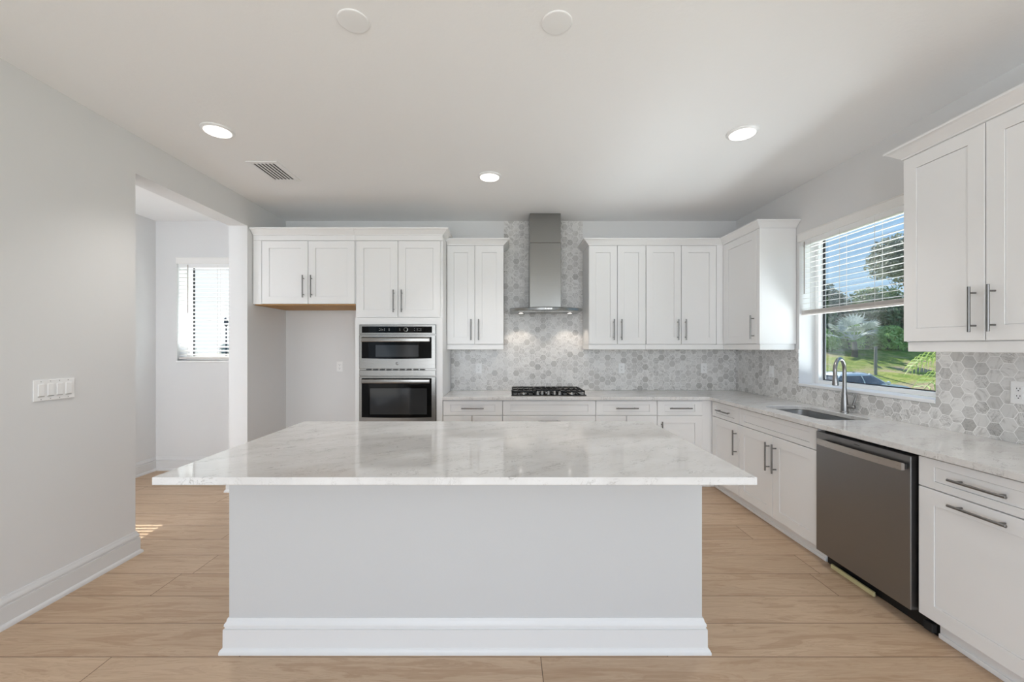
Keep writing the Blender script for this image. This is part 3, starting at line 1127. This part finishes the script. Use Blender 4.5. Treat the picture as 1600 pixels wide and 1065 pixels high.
lv = MB().tube([b0, b0 + hdir * 0.020, b0 + hdir * 0.042, b0 + hdir * 0.046], [0.014, 0.0155, 0.0155, 0.012], 18)
hb = b0 + hdir * 0.034
lv.tube([hb + Vector((0, 0, 0.008)), hb + hdir * 0.010 + Vector((0, 0, 0.045)), hb + hdir * 0.022 + Vector((0, 0, 0.090))], [0.0085, 0.0072, 0.0055], 12)
link('lever', lv, 'chrome', fc, 50)

# ------------------------------------------------------------------ dishwasher
dw = thing('dishwasher', (2.05, 2.36, 0), 'slate grey dishwasher with a bar handle under the right countertop', 'dishwasher')
link('tub', MB().box(2.085, 2.59, 2.040, 2.680, 0.10, 0.878), 'black', dw)
dd = link('door', MB().box(2.020, 2.070, 2.050, 2.676, 0.090, 0.862, 0.004, 2), 'slate', dw)
hb_ = MB()
pr = []
for k in range(13):      # gently bowed bar
    y = 2.060 + 0.562 * k / 12
    x = 1.984 - 0.010 * math.sin(PI * k / 12)
    pr.append([(x, y, 0.788), (x + 0.016, y, 0.788), (x + 0.016, y, 0.822), (x, y, 0.826)])
hb_.rings(pr)
link('bar_handle', hb_, 'slatebar', dd, 40)
mb = MB()
for y in (2.078, 2.604):
    mb.box(1.992, 2.0198, y - 0.012, y + 0.012, 0.793, 0.817)
link('handle_bracket', mb, 'slot', dd)
mb = MB()
mb.box(2.0190, 2.0198, 2.345, 2.385, 0.842, 0.845)
link('badge', mb, 'slot', dd)
link('toe_panel', MB().box(2.100, 2.12, 1.990, 2.680, 0.0, 0.10), 'black', dw)
link('levelling_foot', MB().box(2.072, 2.099, 1.995, 2.040, 0.012, 0.055, 0.004), 'rubber', dw)
tag(link('filler_strip', MB().box(2.066, 2.080, 2.310, 2.615, 0.0, 0.026, 0.002), 'strip', None, base=(2.073, 2.46, 0)),
    'pale yellow strip lying on the floor below the dishwasher', 'strip')

# ------------------------------------------------------------------ cooktop
ck = thing('cooktop', (0.427, 4.39, 0.914), 'gas cooktop with black iron grates and steel knobs on the back counter', 'cooktop')
CX0, CX1, CY0, CY1 = 0.046, 0.808, 4.155, 4.650
link('tray', MB().box(CX0, CX1, CY0, CY1, 0.9145, 0.922, 0.003, 2), 'blackglass', ck)
def grate(x0, x1, y0, y1):
    mb = MB()
    zt = 0.962
    b = 0.006
    for x in (x0 + b, x1 - b):
        mb.box(x - b, x + b, y0, y1, zt - 0.016, zt, 0.002)
    for y in (y0 + b, (y0 + y1) / 2, y1 - b):
        mb.box(x0 + 0.0005, x1 - 0.0005, y - b, y + b, zt - 0.016, zt, 0.002)
    n = max(2, int((x1 - x0) / 0.055))
    for k in range(1, n):
        x = x0 + (x1 - x0) * k / n
        mb.box(x - 0.0045, x + 0.0045, y0, y1, zt - 0.012, zt + 0.002, 0.002)
    for x in (x0 + b, x1 - b):
        for y in (y0 + b, y1 - b):
            mb.box(x - b, x + b, y - b, y + b, 0.9225, zt - 0.01)
    return mb
link('grate', grate(0.056, 0.298, CY0 + 0.035, CY1 - 0.015), 'iron', ck)
link('grate', grate(0.304, 0.550, CY0 + 0.120, CY1 - 0.015), 'iron', ck)
link('grate', grate(0.556, 0.798, CY0 + 0.035, CY1 - 0.015), 'iron', ck)
for (x, y, r) in ((0.177, 4.28, 0.034), (0.177, 4.53, 0.042), (0.427, 4.45, 0.052), (0.677, 4.28, 0.042), (0.677, 4.53, 0.034)):
    bo = link('burner', MB().lathe([(r * 1.25, 0.9225), (r * 1.25, 0.928), (r, 0.934), (r, 0.938)], (x, y, 0), 24), 'steel', ck, 40)
    link('burner_cap', MB().lathe([(r * 0.98, 0.9385), (r, 0.941), (r * 0.9, 0.946), (0.001, 0.947)], (x, y, 0), 24), 'iron', bo, 40)
for x, y in ((0.315, 4.178), (0.362, 4.215), (0.427, 4.195), (0.492, 4.215), (0.539, 4.178)):
    kb = link('knob', MB().lathe([(0.020, 0.9225), (0.020, 0.928), (0.0165, 0.931), (0.0140, 0.952), (0.011, 0.955)], (x, y, 0), 20), 'chrome', ck, 40)

# ------------------------------------------------------------------ range hood
hd = thing('range_hood', (0.414, YB, 1.785), 'stainless chimney range hood with curved canopy above the cooktop', 'range hood')
def hoodbox(x0, x1, y0, z0, z1):
    mb = MB()
    mb.box(x0, x1, y0, YB - 0.012, z0, z1, 0.003, 2)
    return mb
link('upper_chimney', hoodbox(0.248, 0.580, 4.412, 2.532, ZC - 0.002), 'hoodsteel', hd)
link('lower_chimney', hoodbox(0.245, 0.583, 4.408, 1.826, 2.530), 'hoodsteel', hd)
hx0, hx1 = 0.034, 0.794
def hood_plan(ins):
    pts = [(hx1 - ins, YB - 0.012), (hx0 + ins, YB - 0.012)]
    for k in range(25):
        q = k / 24
        pts.append((hx0 + ins + (hx1 - hx0 - 2 * ins) * q, 4.31 + ins - 0.135 * math.sin(PI * q) ** 0.9))
    return pts
mb = MB()
mb.rings([[(x, y, z) for x, y in hood_plan(i)] for i, z in ((0.004, 1.785), (0.0, 1.789), (0.0, 1.812), (0.006, 1.816), (0.03, 1.822))])
cn = link('canopy', mb, 'hoodsteel', hd, 30)
mb = MB()
mb.box(0.13, 0.405, 4.33, 4.58, 1.7825, 1.7848)
mb.box(0.423, 0.698, 4.33, 4.58, 1.7825, 1.7848)
link('filter', mb, 'steel', cn)
mb = MB()
for k in range(5):
    mb.lathe([(0.0065, -0.0005), (0.0065, -0.004), (0.005, -0.005)], (0.392 + k * 0.016, 4.1755, 1.801), 12, 'y')
link('button', mb, 'display', cn, 40)
for x in (0.155, 0.690):
    L = link('lamp', MB().lathe([(0.030, 1.7845), (0.030, 1.779), (0.024, 1.778)], (x, 4.50, 0), 24), 'steel', hd, 40)
    link('lamp_lens', MB().lathe([(0.023, 1.7778), (0.022, 1.776)], (x, 4.50, 0), 24), 'hoodlamp', L)
    sl = bpy.data.lights.new('hood_spot', 'SPOT')
    sl.energy = 5.0
    sl.color = (1.0, 0.86, 0.72)
    sl.spot_size = math.radians(100)
    sl.spot_blend = 0.35
    sl.shadow_soft_size = 0.02
    so = bpy.data.objects.new('hood_spot', sl)
    COL.objects.link(so)
    so.parent = L
    so.location = Vector((x, 4.50, 1.772)) - BASE[L.name]
    so.rotation_euler = (0, 0, 0)

# ------------------------------------------------------------------ tiled backsplashes
bs = thing('backsplash', (0.4, YB, 0.914), 'grey marble hexagon tile backsplash on the back wall, rising to the ceiling behind the hood', 'backsplash')
link('tile_panel', FBW.one(-0.637, XR - 0.001, 0.0005, 0.008, 0.9145, 1.381), 'hexback', bs)
link('tile_panel', FBW.one(-0.033, 0.867, 0.0005, 0.008, 1.381, ZC - 0.001), 'hexback', bs)
bs = thing('backsplash', (XR, 3.1, 0.914), 'grey marble hexagon tile backsplash on the right wall around the window', 'backsplash')
link('tile_panel', FRW.one(1.455, WIN1[0], 0.0005, 0.008, 0.9145, 1.388), 'hexright', bs)
link('tile_panel', FRW.one(WIN1[0], WIN1[1], 0.0005, 0.008, 0.9145, WIN1[2] - 0.025), 'hexright', bs)
link('tile_panel', FRW.one(WIN1[1], YB - 0.0085, 0.0005, 0.008, 0.9145, 1.388), 'hexright', bs)


# ------------------------------------------------------------------ outlets and switches
def outlet(frame, u, z, d, label, gangs=1, kind='duplex', name='power_outlet', cat='outlet', group=None):
    o = thing(name, frame.at(u, d, z), label, cat, group)
    wdt = 0.070 + 0.046 * (gangs - 1)
    link('plate', frame.one(u - wdt / 2, u + wdt / 2, d + 0.0003, d + 0.006, z - 0.057, z + 0.057, 0.002, 2), 'plastic', o)
    sgn = 1 if frame.k == 'back' or frame.k == 'left' else 1
    for g in range(gangs):
        c = u + (g - (gangs - 1) / 2) * 0.046
        if kind == 'duplex':
            for s_ in (-0.019, 0.019):
                r = link('receptacle', frame.one(c - 0.0165, c + 0.0165, d + 0.0062, d + 0.0082, z + s_ - 0.014, z + s_ + 0.014, 0.002), 'plastic', o)
                m_ = MB()
                frame.box(m_, c - 0.008, c - 0.0055, d + 0.0083, d + 0.0087, z + s_ - 0.002, z + s_ + 0.007)
                frame.box(m_, c + 0.0055, c + 0.008, d + 0.0083, d + 0.0087, z + s_ - 0.001, z + s_ + 0.006)
                frame.box(m_, c - 0.0025, c + 0.0025, d + 0.0083, d + 0.0087, z + s_ - 0.011, z + s_ - 0.006)
                link('slots', m_, 'slot', r)
        else:
            r = link('rocker', frame.one(c - 0.0165, c + 0.0165, d + 0.0062, d + 0.0105, z - 0.031, z + 0.034, 0.002), 'plastic', o)
            link('rocker_edge', frame.one(c - 0.0155, c + 0.0155, d + 0.0062, d + 0.0090, z - 0.0345, z - 0.0315), 'grey_plastic', r)
            m_ = MB()
            for s_ in (-0.048, 0.048):
                m_.tube([frame.at(c, d + 0.006, z + s_), frame.at(c, d + 0.0066, z + s_)], 0.003, 10)
            link('screw', m_, 'grey_plastic', o)
    return o


GO = 'white outlets on the walls'
outlet(FBW, -0.322, 1.166, 0.008, 'white outlet on the tiles left of the cooktop', group=GO)
outlet(FBW, 1.310, 1.166, 0.008, 'white outlet on the back tiles just right of the cooktop', group=GO)
outlet(FBW, 2.250, 1.166, 0.008, 'white outlet on the back tiles near the right corner', group=GO)
outlet(FBW, -1.912, 1.185, 0.0, 'white outlet on the wall inside the empty refrigerator niche', group=GO)
outlet(FRW, 4.044, 1.168, 0.008, 'single white rocker switch on the right tiles left of the window', kind='rocker', name='light_switch', cat='switch')
o = outlet(FRW, 2.066, 1.175, 0.008, 'wide white double outlet at the right edge, tiles right of the window', gangs=2, group=GO)
outlet(FLW, 2.288, 1.172, 0.0, 'white four-gang rocker switch plate on the left wall', gangs=4, kind='rocker', name='light_switch', cat='switch')


# ------------------------------------------------------------------ ceiling fittings
def downlight(x, y, label):
    o = thing('ceiling_light', (x, y, ZC), label, 'ceiling light', 'lit recessed ceiling lights')
    link('trim_ring', MB().lathe([(0.098, ZC - 0.0005), (0.098, ZC - 0.006), (0.092, ZC - 0.010), (0.079, ZC - 0.013), (0.079, ZC - 0.009)], (x, y, 0), 40), 'plastic', o, 40)
    link('diffuser', MB().lathe([(0.078, ZC - 0.0105), (0.078, ZC - 0.0165), (0.070, ZC - 0.019), (0.001, ZC - 0.0205)], (x, y, 0), 40), 'lamp', o, 60)
    sl = bpy.data.lights.new('downlight', 'SPOT')
    sl.energy = 37
    sl.color = (1.0, 0.96, 0.92)
    sl.spot_size = math.radians(108)
    sl.spot_blend = 0.9
    sl.shadow_soft_size = 0.07
    so = bpy.data.objects.new('downlight', sl)
    COL.objects.link(so)
    so.parent = o
    so.location = (0, 0, -0.05)
    return o


downlight(-1.922, 2.722, 'lit round ceiling light near the left wall')
downlight(-0.146, 3.457, 'lit round ceiling light in the middle, nearest the back wall')
downlight(1.584, 2.755, 'lit round ceiling light on the right side of the ceiling')

for x, y, lab in ((-0.679, 1.812, 'blank round white cover plate on the ceiling, left one of the pair above the island'),
                  (0.222, 1.820, 'blank round white cover plate on the ceiling, right one of the pair above the island')):
    tag(link('ceiling_cover', MB().lathe([(0.068, ZC - 0.0005), (0.068, ZC - 0.0035), (0.066, ZC - 0.0055), (0.062, ZC - 0.006), (0.0005, ZC - 0.0062)], (x, y, 0), 48),
             'plastic', None, 40, base=(x, y, ZC)), lab, 'cover plate', 'blank ceiling cover plates')

vt = thing('ceiling_vent', (-1.905, 3.36, ZC), 'white rectangular air vent with dark slots on the ceiling', 'vent')
vx0, vx1, vy0, vy1 = -2.028, -1.782, 3.172, 3.550
mb = MB()
for a in ((vx0, vx0 + 0.034, vy0, vy1), (vx1 - 0.034, vx1, vy0, vy1), (vx0 + 0.034, vx1 - 0.034, vy0, vy0 + 0.034), (vx0 + 0.034, vx1 - 0.034, vy1 - 0.034, vy1)):
    mb.box(a[0], a[1], a[2], a[3], ZC - 0.009, ZC - 0.0005, 0.002)
link('frame', mb, 'plastic', vt)
link('duct_opening', MB().box(vx0 + 0.034, vx1 - 0.034, vy0 + 0.034, vy1 - 0.034, ZC - 0.0030, ZC - 0.0005), 'black', vt)
for k in range(7):
    x = vx0 + 0.034 + 0.178 * k / 6
    a, b_ = max(vx0 + 0.0345, x - 0.007), min(vx1 - 0.0345, x + 0.007)
    link('louver', MB().box(a, b_, vy0 + 0.0345, vy1 - 0.0345, ZC - 0.0075, ZC - 0.006), 'plastic', vt)

# ------------------------------------------------------------------ outdoors
def gz(x, y):
    hill = -1.10 + 0.204 * max(0.0, min(y, 31.0) - 19.0)
    if y > 31: hill += 0.01 * (y - 31)
    t = min(1.0, max(0.0, (x - 3.0) / 4.0))
    t = t * t * (3 - 2 * t)
    near = min(1.0, max(0.0, (y - 2.0) / 6.0))
    flat = -0.35
    return flat * (1 - t) + (-0.9 * (1 - near) + hill * near) * t


mb = MB()
xs = [-90, -60, -40, -25, -15, -8, -4, 0] + [2.9 + 0.8 * k for k in range(60)] + [56, 65, 80, 110]
ys = [-30, -12, -4, 0] + [1 + 0.8 * k for k in range(46)] + [42, 50, 70, 100, 150, 220]
rows = [[mb.bm.verts.new((x, y, gz(x, y) + (0.05 * math.sin(x * 1.3 + y * 0.7) * math.cos(y * 1.1) if x > 4 else 0))) for x in xs] for y in ys]
for j in range(len(ys) - 1):
    for i in range(len(xs) - 1):
        # the house itself stands here
        if xs[i] >= -5 and xs[i + 1] <= 2.95 and ys[j] >= -4.1 and ys[j + 1] <= 4.3:
            continue
        mb.bm.faces.new((rows[j][i], rows[j][i + 1], rows[j + 1][i + 1], rows[j + 1][i]))
struct('ground', mb, 'ground', 60)


def foliage(mb, c, r, n, size, rnd, flat=0.55, shell=0.55):
    c = Vector(c)
    for _ in range(n):
        while True:
            p = Vector((rnd.uniform(-1, 1), rnd.uniform(-1, 1), rnd.uniform(-flat, 1)))
            if shell < p.length < 1: break
        q = c + Vector((p.x * r[0], p.y * r[1], p.z * r[2]))
        nrm = (p.normalized() * 0.8 + Vector((rnd.uniform(-1, 1), rnd.uniform(-1, 1), rnd.uniform(-0.6, 1)))).normalized()
        t = nrm.cross(Vector((rnd.uniform(-1, 1), rnd.uniform(-1, 1), rnd.uniform(-1, 1)))).normalized()
        b = nrm.cross(t)
        s_ = size * rnd.uniform(0.6, 1.25)
        mb.face([q - t * s_, q + b * s_ * 0.42 + nrm * s_ * 0.12, q + t * s_, q - b * s_ * 0.42 + nrm * s_ * 0.12])


def bush(name, x, y, rx, h, n, leaf, mat, label, cat, seed, group=None, lumps=5, trunk=0.0):
    rnd = random.Random(seed)
    z = gz(x, y) - 0.05
    o = thing(name, (x, y, z), label, cat, group)
    mb = MB()
    for k in range(lumps):
        a = rnd.uniform(0, 2 * PI)
        rr = rx * rnd.uniform(0.1, 0.55)
        hz_ = trunk + (h - trunk) * rnd.uniform(0.30, 0.72)
        s_ = rnd.uniform(0.45, 0.70)
        foliage(mb, (x + rr * math.cos(a), y + rr * math.sin(a), z + hz_), (rx * s_, rx * s_, min((h - trunk) * 0.45, h - hz_)), n // lumps, leaf, rnd)
    if trunk < 0.5:
        foliage(mb, (x, y, z + h * 0.3), (rx * 0.95, rx * 0.95, h * 0.5), n // 2, leaf, rnd, 0.6, 0.35)
    link('foliage', mb, mat, o)
    st = MB()
    st.tube([(x, y, z), (x + 0.05 * rx, y, z + h * 0.3), (x - 0.04 * rx, y + 0.05, z + h * 0.7)], [0.05 * rx + 0.03, 0.04 * rx + 0.02, 0.015], 8)
    for k in range(4):
        a = k * PI / 2 + 0.4
        st.tube([(x, y, z + h * 0.25), (x + rx * 0.4 * math.cos(a), y + rx * 0.4 * math.sin(a), z + h * 0.6)], [0.03 * rx + 0.01, 0.01], 6)
    link('stem', st, 'bark', o)
    return o


GH = 'dark bushy trees along the top of the slope'
hz_spots = [(24.6, 33.2, 2.0, 4.9), (27.0, 34.2, 2.1, 5.3), (29.4, 33.4, 2.2, 4.9), (31.9, 34.3, 2.3, 5.2),
            (34.4, 33.3, 2.2, 4.8), (37.2, 34.2, 2.5, 5.5)]
hl = ['dark bushy tree on the slope at the far left of the sink window view',
      'taller dark bushy tree behind the silver palm, left of its crown',
      'dark bushy tree directly behind the silver palm',
      'dark bushy tree between the silver palm and the tall grey tree',
      'dark bushy tree below the crown of the tall grey tree',
      'dark bushy tree at the right end of the row on the slope']
for i, (x, y, r, h) in enumerate(hz_spots):
    bush('bushy_tree', x, y, r, h, 2600, 0.20, 'leafdark' if i % 3 != 1 else 'leafgrey', hl[i], 'tree', 30 + i, GH)
GS = 'bright low shrubs in front of the trees'
sh = [(23.6, 30.6, 1.2, 1.7), (25.9, 31.0, 1.1, 1.9), (28.5, 30.7, 1.3, 1.8), (31.2, 31.0, 1.3, 1.7)]
sl_ = ['bright green low shrub at the left edge of the slope view',
       'bright green low shrub just left of the silver palm trunk',
       'bright green low shrub right of the silver palm, behind the post',
       'bright green low shrub at the far right of the slope view']
for i, (x, y, r, h) in enumerate(sh):
    bush('low_shrub', x, y, r, h, 1300, 0.15, 'leafbright', sl_[i], 'shrub', 60 + i, GS, lumps=4)
bush('tall_tree', 37.6, 38.0, 4.3, 10.6, 6000, 0.24, 'leafgrey', 'tall grey-green tree rising above the others against the sky', 'tree', 77, None, lumps=10, trunk=5.4)

# silver fan palm
px_, py_ = 23.76, 28.0
pz_ = gz(px_, py_)
sp = thing('silver_palm', (px_, py_, pz_), 'silver-leaved young palm with fan leaves on the grass slope', 'palm')
st = MB()
st.tube([(px_, py_, pz_ - 0.05), (px_ + 0.03, py_, pz_ + 0.5), (px_, py_ + 0.02, pz_ + 1.05)], [0.20, 0.16, 0.13], 10)
link('trunk', st, 'bark', sp, 50)
rnd = random.Random(11)
lf = MB()
for k in range(15):
    az = k * 2.4 + rnd.uniform(-0.2, 0.2)
    el = rnd.uniform(0.15, 1.25)
    L = rnd.uniform(1.4, 2.1)
    d = Vector((math.cos(az) * math.cos(el), math.sin(az) * math.cos(el), math.sin(el)))
    b0 = Vector((px_, py_, pz_ + 1.15))
    b1 = b0 + d * L * 0.55
    lf.tube([b0, b1], 0.022, 5)
    side = d.cross(Vector((0, 0, 1))).normalized()
    up = side.cross(d)
    for j in range(11):
        a = -1.25 + 2.5 * j / 10
        e = (d * math.cos(a) + side * math.sin(a) + up * 0.18 * math.cos(a)).normalized()
        w_ = e.cross(up).normalized() * 0.075
        m1 = b1 + e * L * 0.28
        tip = b1 + e * L * 0.48 - Vector((0, 0, 0.14))
        lf.face([b1, m1 + w_, tip, m1 - w_])
link('fan_leaves', lf, 'leafsilver', sp)

# feather palm near the window
px_, py_ = 7.85, 6.3
pz_ = gz(px_, py_)
PC = 0.84                                   # height of its heart
fp = thing('feather_palm', (px_, py_, pz_), 'green feather palm with drooping leaflets at the right edge of the sink window', 'palm')
link('trunk', MB().tube([(px_, py_, pz_ - 0.05), (px_, py_, pz_ + 0.8), (px_ + 0.02, py_, PC + 0.03)], [0.12, 0.10, 0.07], 10), 'bark', fp, 50)
rnd = random.Random(5)
fr = MB()
specs = [(2.98, 0.70, 1.6), (2.80, 1.10, 1.5), (-2.7, 0.9, 1.5), (-2.0, 0.70, 1.5), (1.9, 1.0, 1.5), (-1.2, 0.8, 1.5), (1.3, 0.8, 1.5), (0.3, 0.9, 1.5), (-0.5, 0.7, 1.5), (3.3, 0.35, 1.4)]
for az, el, L in specs:
    hd_ = Vector((math.cos(az), math.sin(az), 0))
    side = Vector((-hd_.y, hd_.x, 0))
    pts = []
    p = Vector((px_, py_, PC))
    e = el
    for k in range(19):
        pts.append(p.copy())
        p = p + (hd_ * math.cos(e) + Vector((0, 0, math.sin(e)))) * (L / 18)
        e -= 0.105
    fr.tube(pts, [0.013 - 0.0005 * k for k in range(19)], 6)
    for k in range(3, 19):
        tl = 0.42 * math.sin(PI * min(1, (k - 1) / 18.5)) + 0.10
        tg = (pts[min(k + 1, 18)] - pts[k - 1]).normalized()
        for s_ in (-1, 1):
            dr = (side * s_ * 0.75 + tg * 0.55 + Vector((0, 0, 0.25))).normalized()
            a0 = pts[k]
            a1 = a0 + dr * tl * 0.45
            a2 = a1 + (dr * 0.5 + Vector((0, 0, -0.85))).normalized() * tl * 0.55
            w_ = tg * 0.013
            fr.face([a0 - w_ * 0.5, a0 + w_ * 0.5, a1 + w_, a1 - w_])
            fr.face([a1 - w_, a1 + w_, a2 + w_ * 0.1, a2 - w_ * 0.1])
link('fronds', fr, 'frond', fp)

# post on the slope
px_, py_ = 21.15, 23.5
tag(link('fence_post', MB().tube([(px_, py_, gz(px_, py_) - 0.1), (px_, py_, gz(px_, py_) + 0.8), (px_ + 0.02, py_, gz(px_, py_) + 1.62)], [0.078, 0.075, 0.072], 10),
         'post', None, 40, base=(px_, py_, gz(px_, py_))), 'grey weathered wooden post standing alone on the grass slope', 'post')

# parked car: x forward in its own axes
car = thing('car', (0, 0, 0), 'white car with dark windows parked below the grass slope outside the window', 'car')
def ring(x, zb, zt, hw):
    return [(x, -hw, zb + 0.10), (x, -hw * 1.0, zb + (zt - zb) * 0.62), (x, -hw * 0.94, zt - 0.03), (x, -hw * 0.80, zt),
            (x, 0, zt + 0.012), (x, hw * 0.80, zt), (x, hw * 0.94, zt - 0.03), (x, hw, zb + (zt - zb) * 0.62), (x, hw, zb + 0.10), (x, hw * 0.9, zb), (x, -hw * 0.9, zb)]
mb = MB()
mb.rings([ring(*a) for a in ((-2.32, 0.42, 0.72, 0.70), (-2.25, 0.28, 0.92, 0.82), (-1.9, 0.22, 0.98, 0.88), (-1.0, 0.2, 0.95, 0.90), (0.0, 0.2, 0.94, 0.90),
                              (0.75, 0.2, 0.96, 0.90), (1.2, 0.2, 0.93, 0.89), (1.8, 0.22, 0.86, 0.87), (2.15, 0.26, 0.78, 0.80), (2.30, 0.36, 0.66, 0.68))])
body = link('body', mb, 'carpaint', car, 40)
def plan(z, xr, xf, hw, n=0):
    return [(xr, -hw * 0.86, z), (xr + 0.35, -hw, z), (xf - 0.55, -hw, z), (xf, -hw * 0.80, z), (xf + 0.06, 0, z),
            (xf, hw * 0.80, z), (xf - 0.55, hw, z), (xr + 0.35, hw, z), (xr, hw * 0.86, z), (xr - 0.05, 0, z)]
mb = MB()
mb.rings([plan(0.945, -1.95, 0.95, 0.82), plan(1.12, -1.70, 0.62, 0.78), plan(1.30, -1.38, 0.30, 0.69)], True, False, True)
gh = link('windows', mb, 'carglass', car, 30)
mb = MB()
mb.rings([plan(1.302, -1.42, 0.34, 0.70), plan(1.36, -1.34, 0.22, 0.67), plan(1.42, -1.15, -0.02, 0.58), plan(1.445, -0.9, -0.25, 0.42)])
link('roof', mb, 'carpaint', car, 40)
for s_ in (-1, 1):
    mb = MB()
    for (xa, xb) in ((0.95, 0.18), (-0.42, -0.46), (-1.95, -1.30)):
        k0, k1 = (0.80, 0.80) if abs(xa) > 0.5 else (1.0, 1.0)
        mb.tube([(xa, s_ * 0.82 * k0, 0.945), (xb, s_ * 0.66 * k1, 1.365)], 0.032, 8)
    link('pillars', mb, 'carpaint', gh, 40)
    mb = MB()
    mb.lathe([(0.001, -0.07), (0.06, -0.06), (0.085, 0.0), (0.06, 0.05), (0.001, 0.06)], (0.60, s_ * 0.98, 1.0), 12, 'x')
    link('mirror', mb, 'carpaint', car, 50)
    link('headlamp', MB().box(2.12, 2.29, s_ * 0.42, s_ * 0.66, 0.58, 0.70, 0.02, 2), 'carlight', body, 40)
    for xw in (-1.40, 1.42):
        wy = s_ * 0.80
        wh = link('wheel', MB().lathe([(0.20, wy - 0.10), (0.31, wy - 0.10), (0.33, wy - 0.07), (0.33, wy + 0.07), (0.31, wy + 0.10), (0.20, wy + 0.10)], (xw, 0, 0.33), 24, 'y'), 'rubber', car, 40)
link('grille', MB().box(2.235, 2.315, -0.40, 0.40, 0.40, 0.56, 0.02), 'cardark', body)
car.location = (15.2, 18.0, gz(15.2, 18.0))
car.rotation_euler = (0, 0, 0.22)

# far away beyond the hall window
lp = thing('lamp_post', (-20.9, 30.5, -0.35), 'dark garden lamp post seen through the blind of the hall window', 'lamp post')
link('pole', MB().tube([(-20.9, 30.5, -0.4), (-20.9, 30.5, 1.2), (-20.9, 30.5, 3.0)], [0.08, 0.055, 0.045], 10), 'cardark', lp, 50)
link('lantern', MB().lathe([(0.06, 2.98), (0.16, 3.08), (0.13, 3.38), (0.22, 3.42), (0.04, 3.60), (0.001, 3.62)], (-20.9, 30.5, 0), 12), 'cardark', lp, 40)
for i, (x, y, r, h, lab) in enumerate(((-86, 108, 3.5, 3.2, 'small distant tree at the left end of the hall window horizon'),
                                       (-74, 110, 3, 2.6, 'small distant tree in the middle of the hall window horizon'),
                                       (-29.6, 38.5, 0.6, 2.5, 'grey-green small tree beside the left frame of the hall window'))):
    bush('distant_tree', x, y, r, h, 900, 0.10 * r, 'leafsilver', lab, 'tree', 90 + i, 'trees beyond the hall window', lumps=4)  # pale leaf colour stands in for haze over the far trees
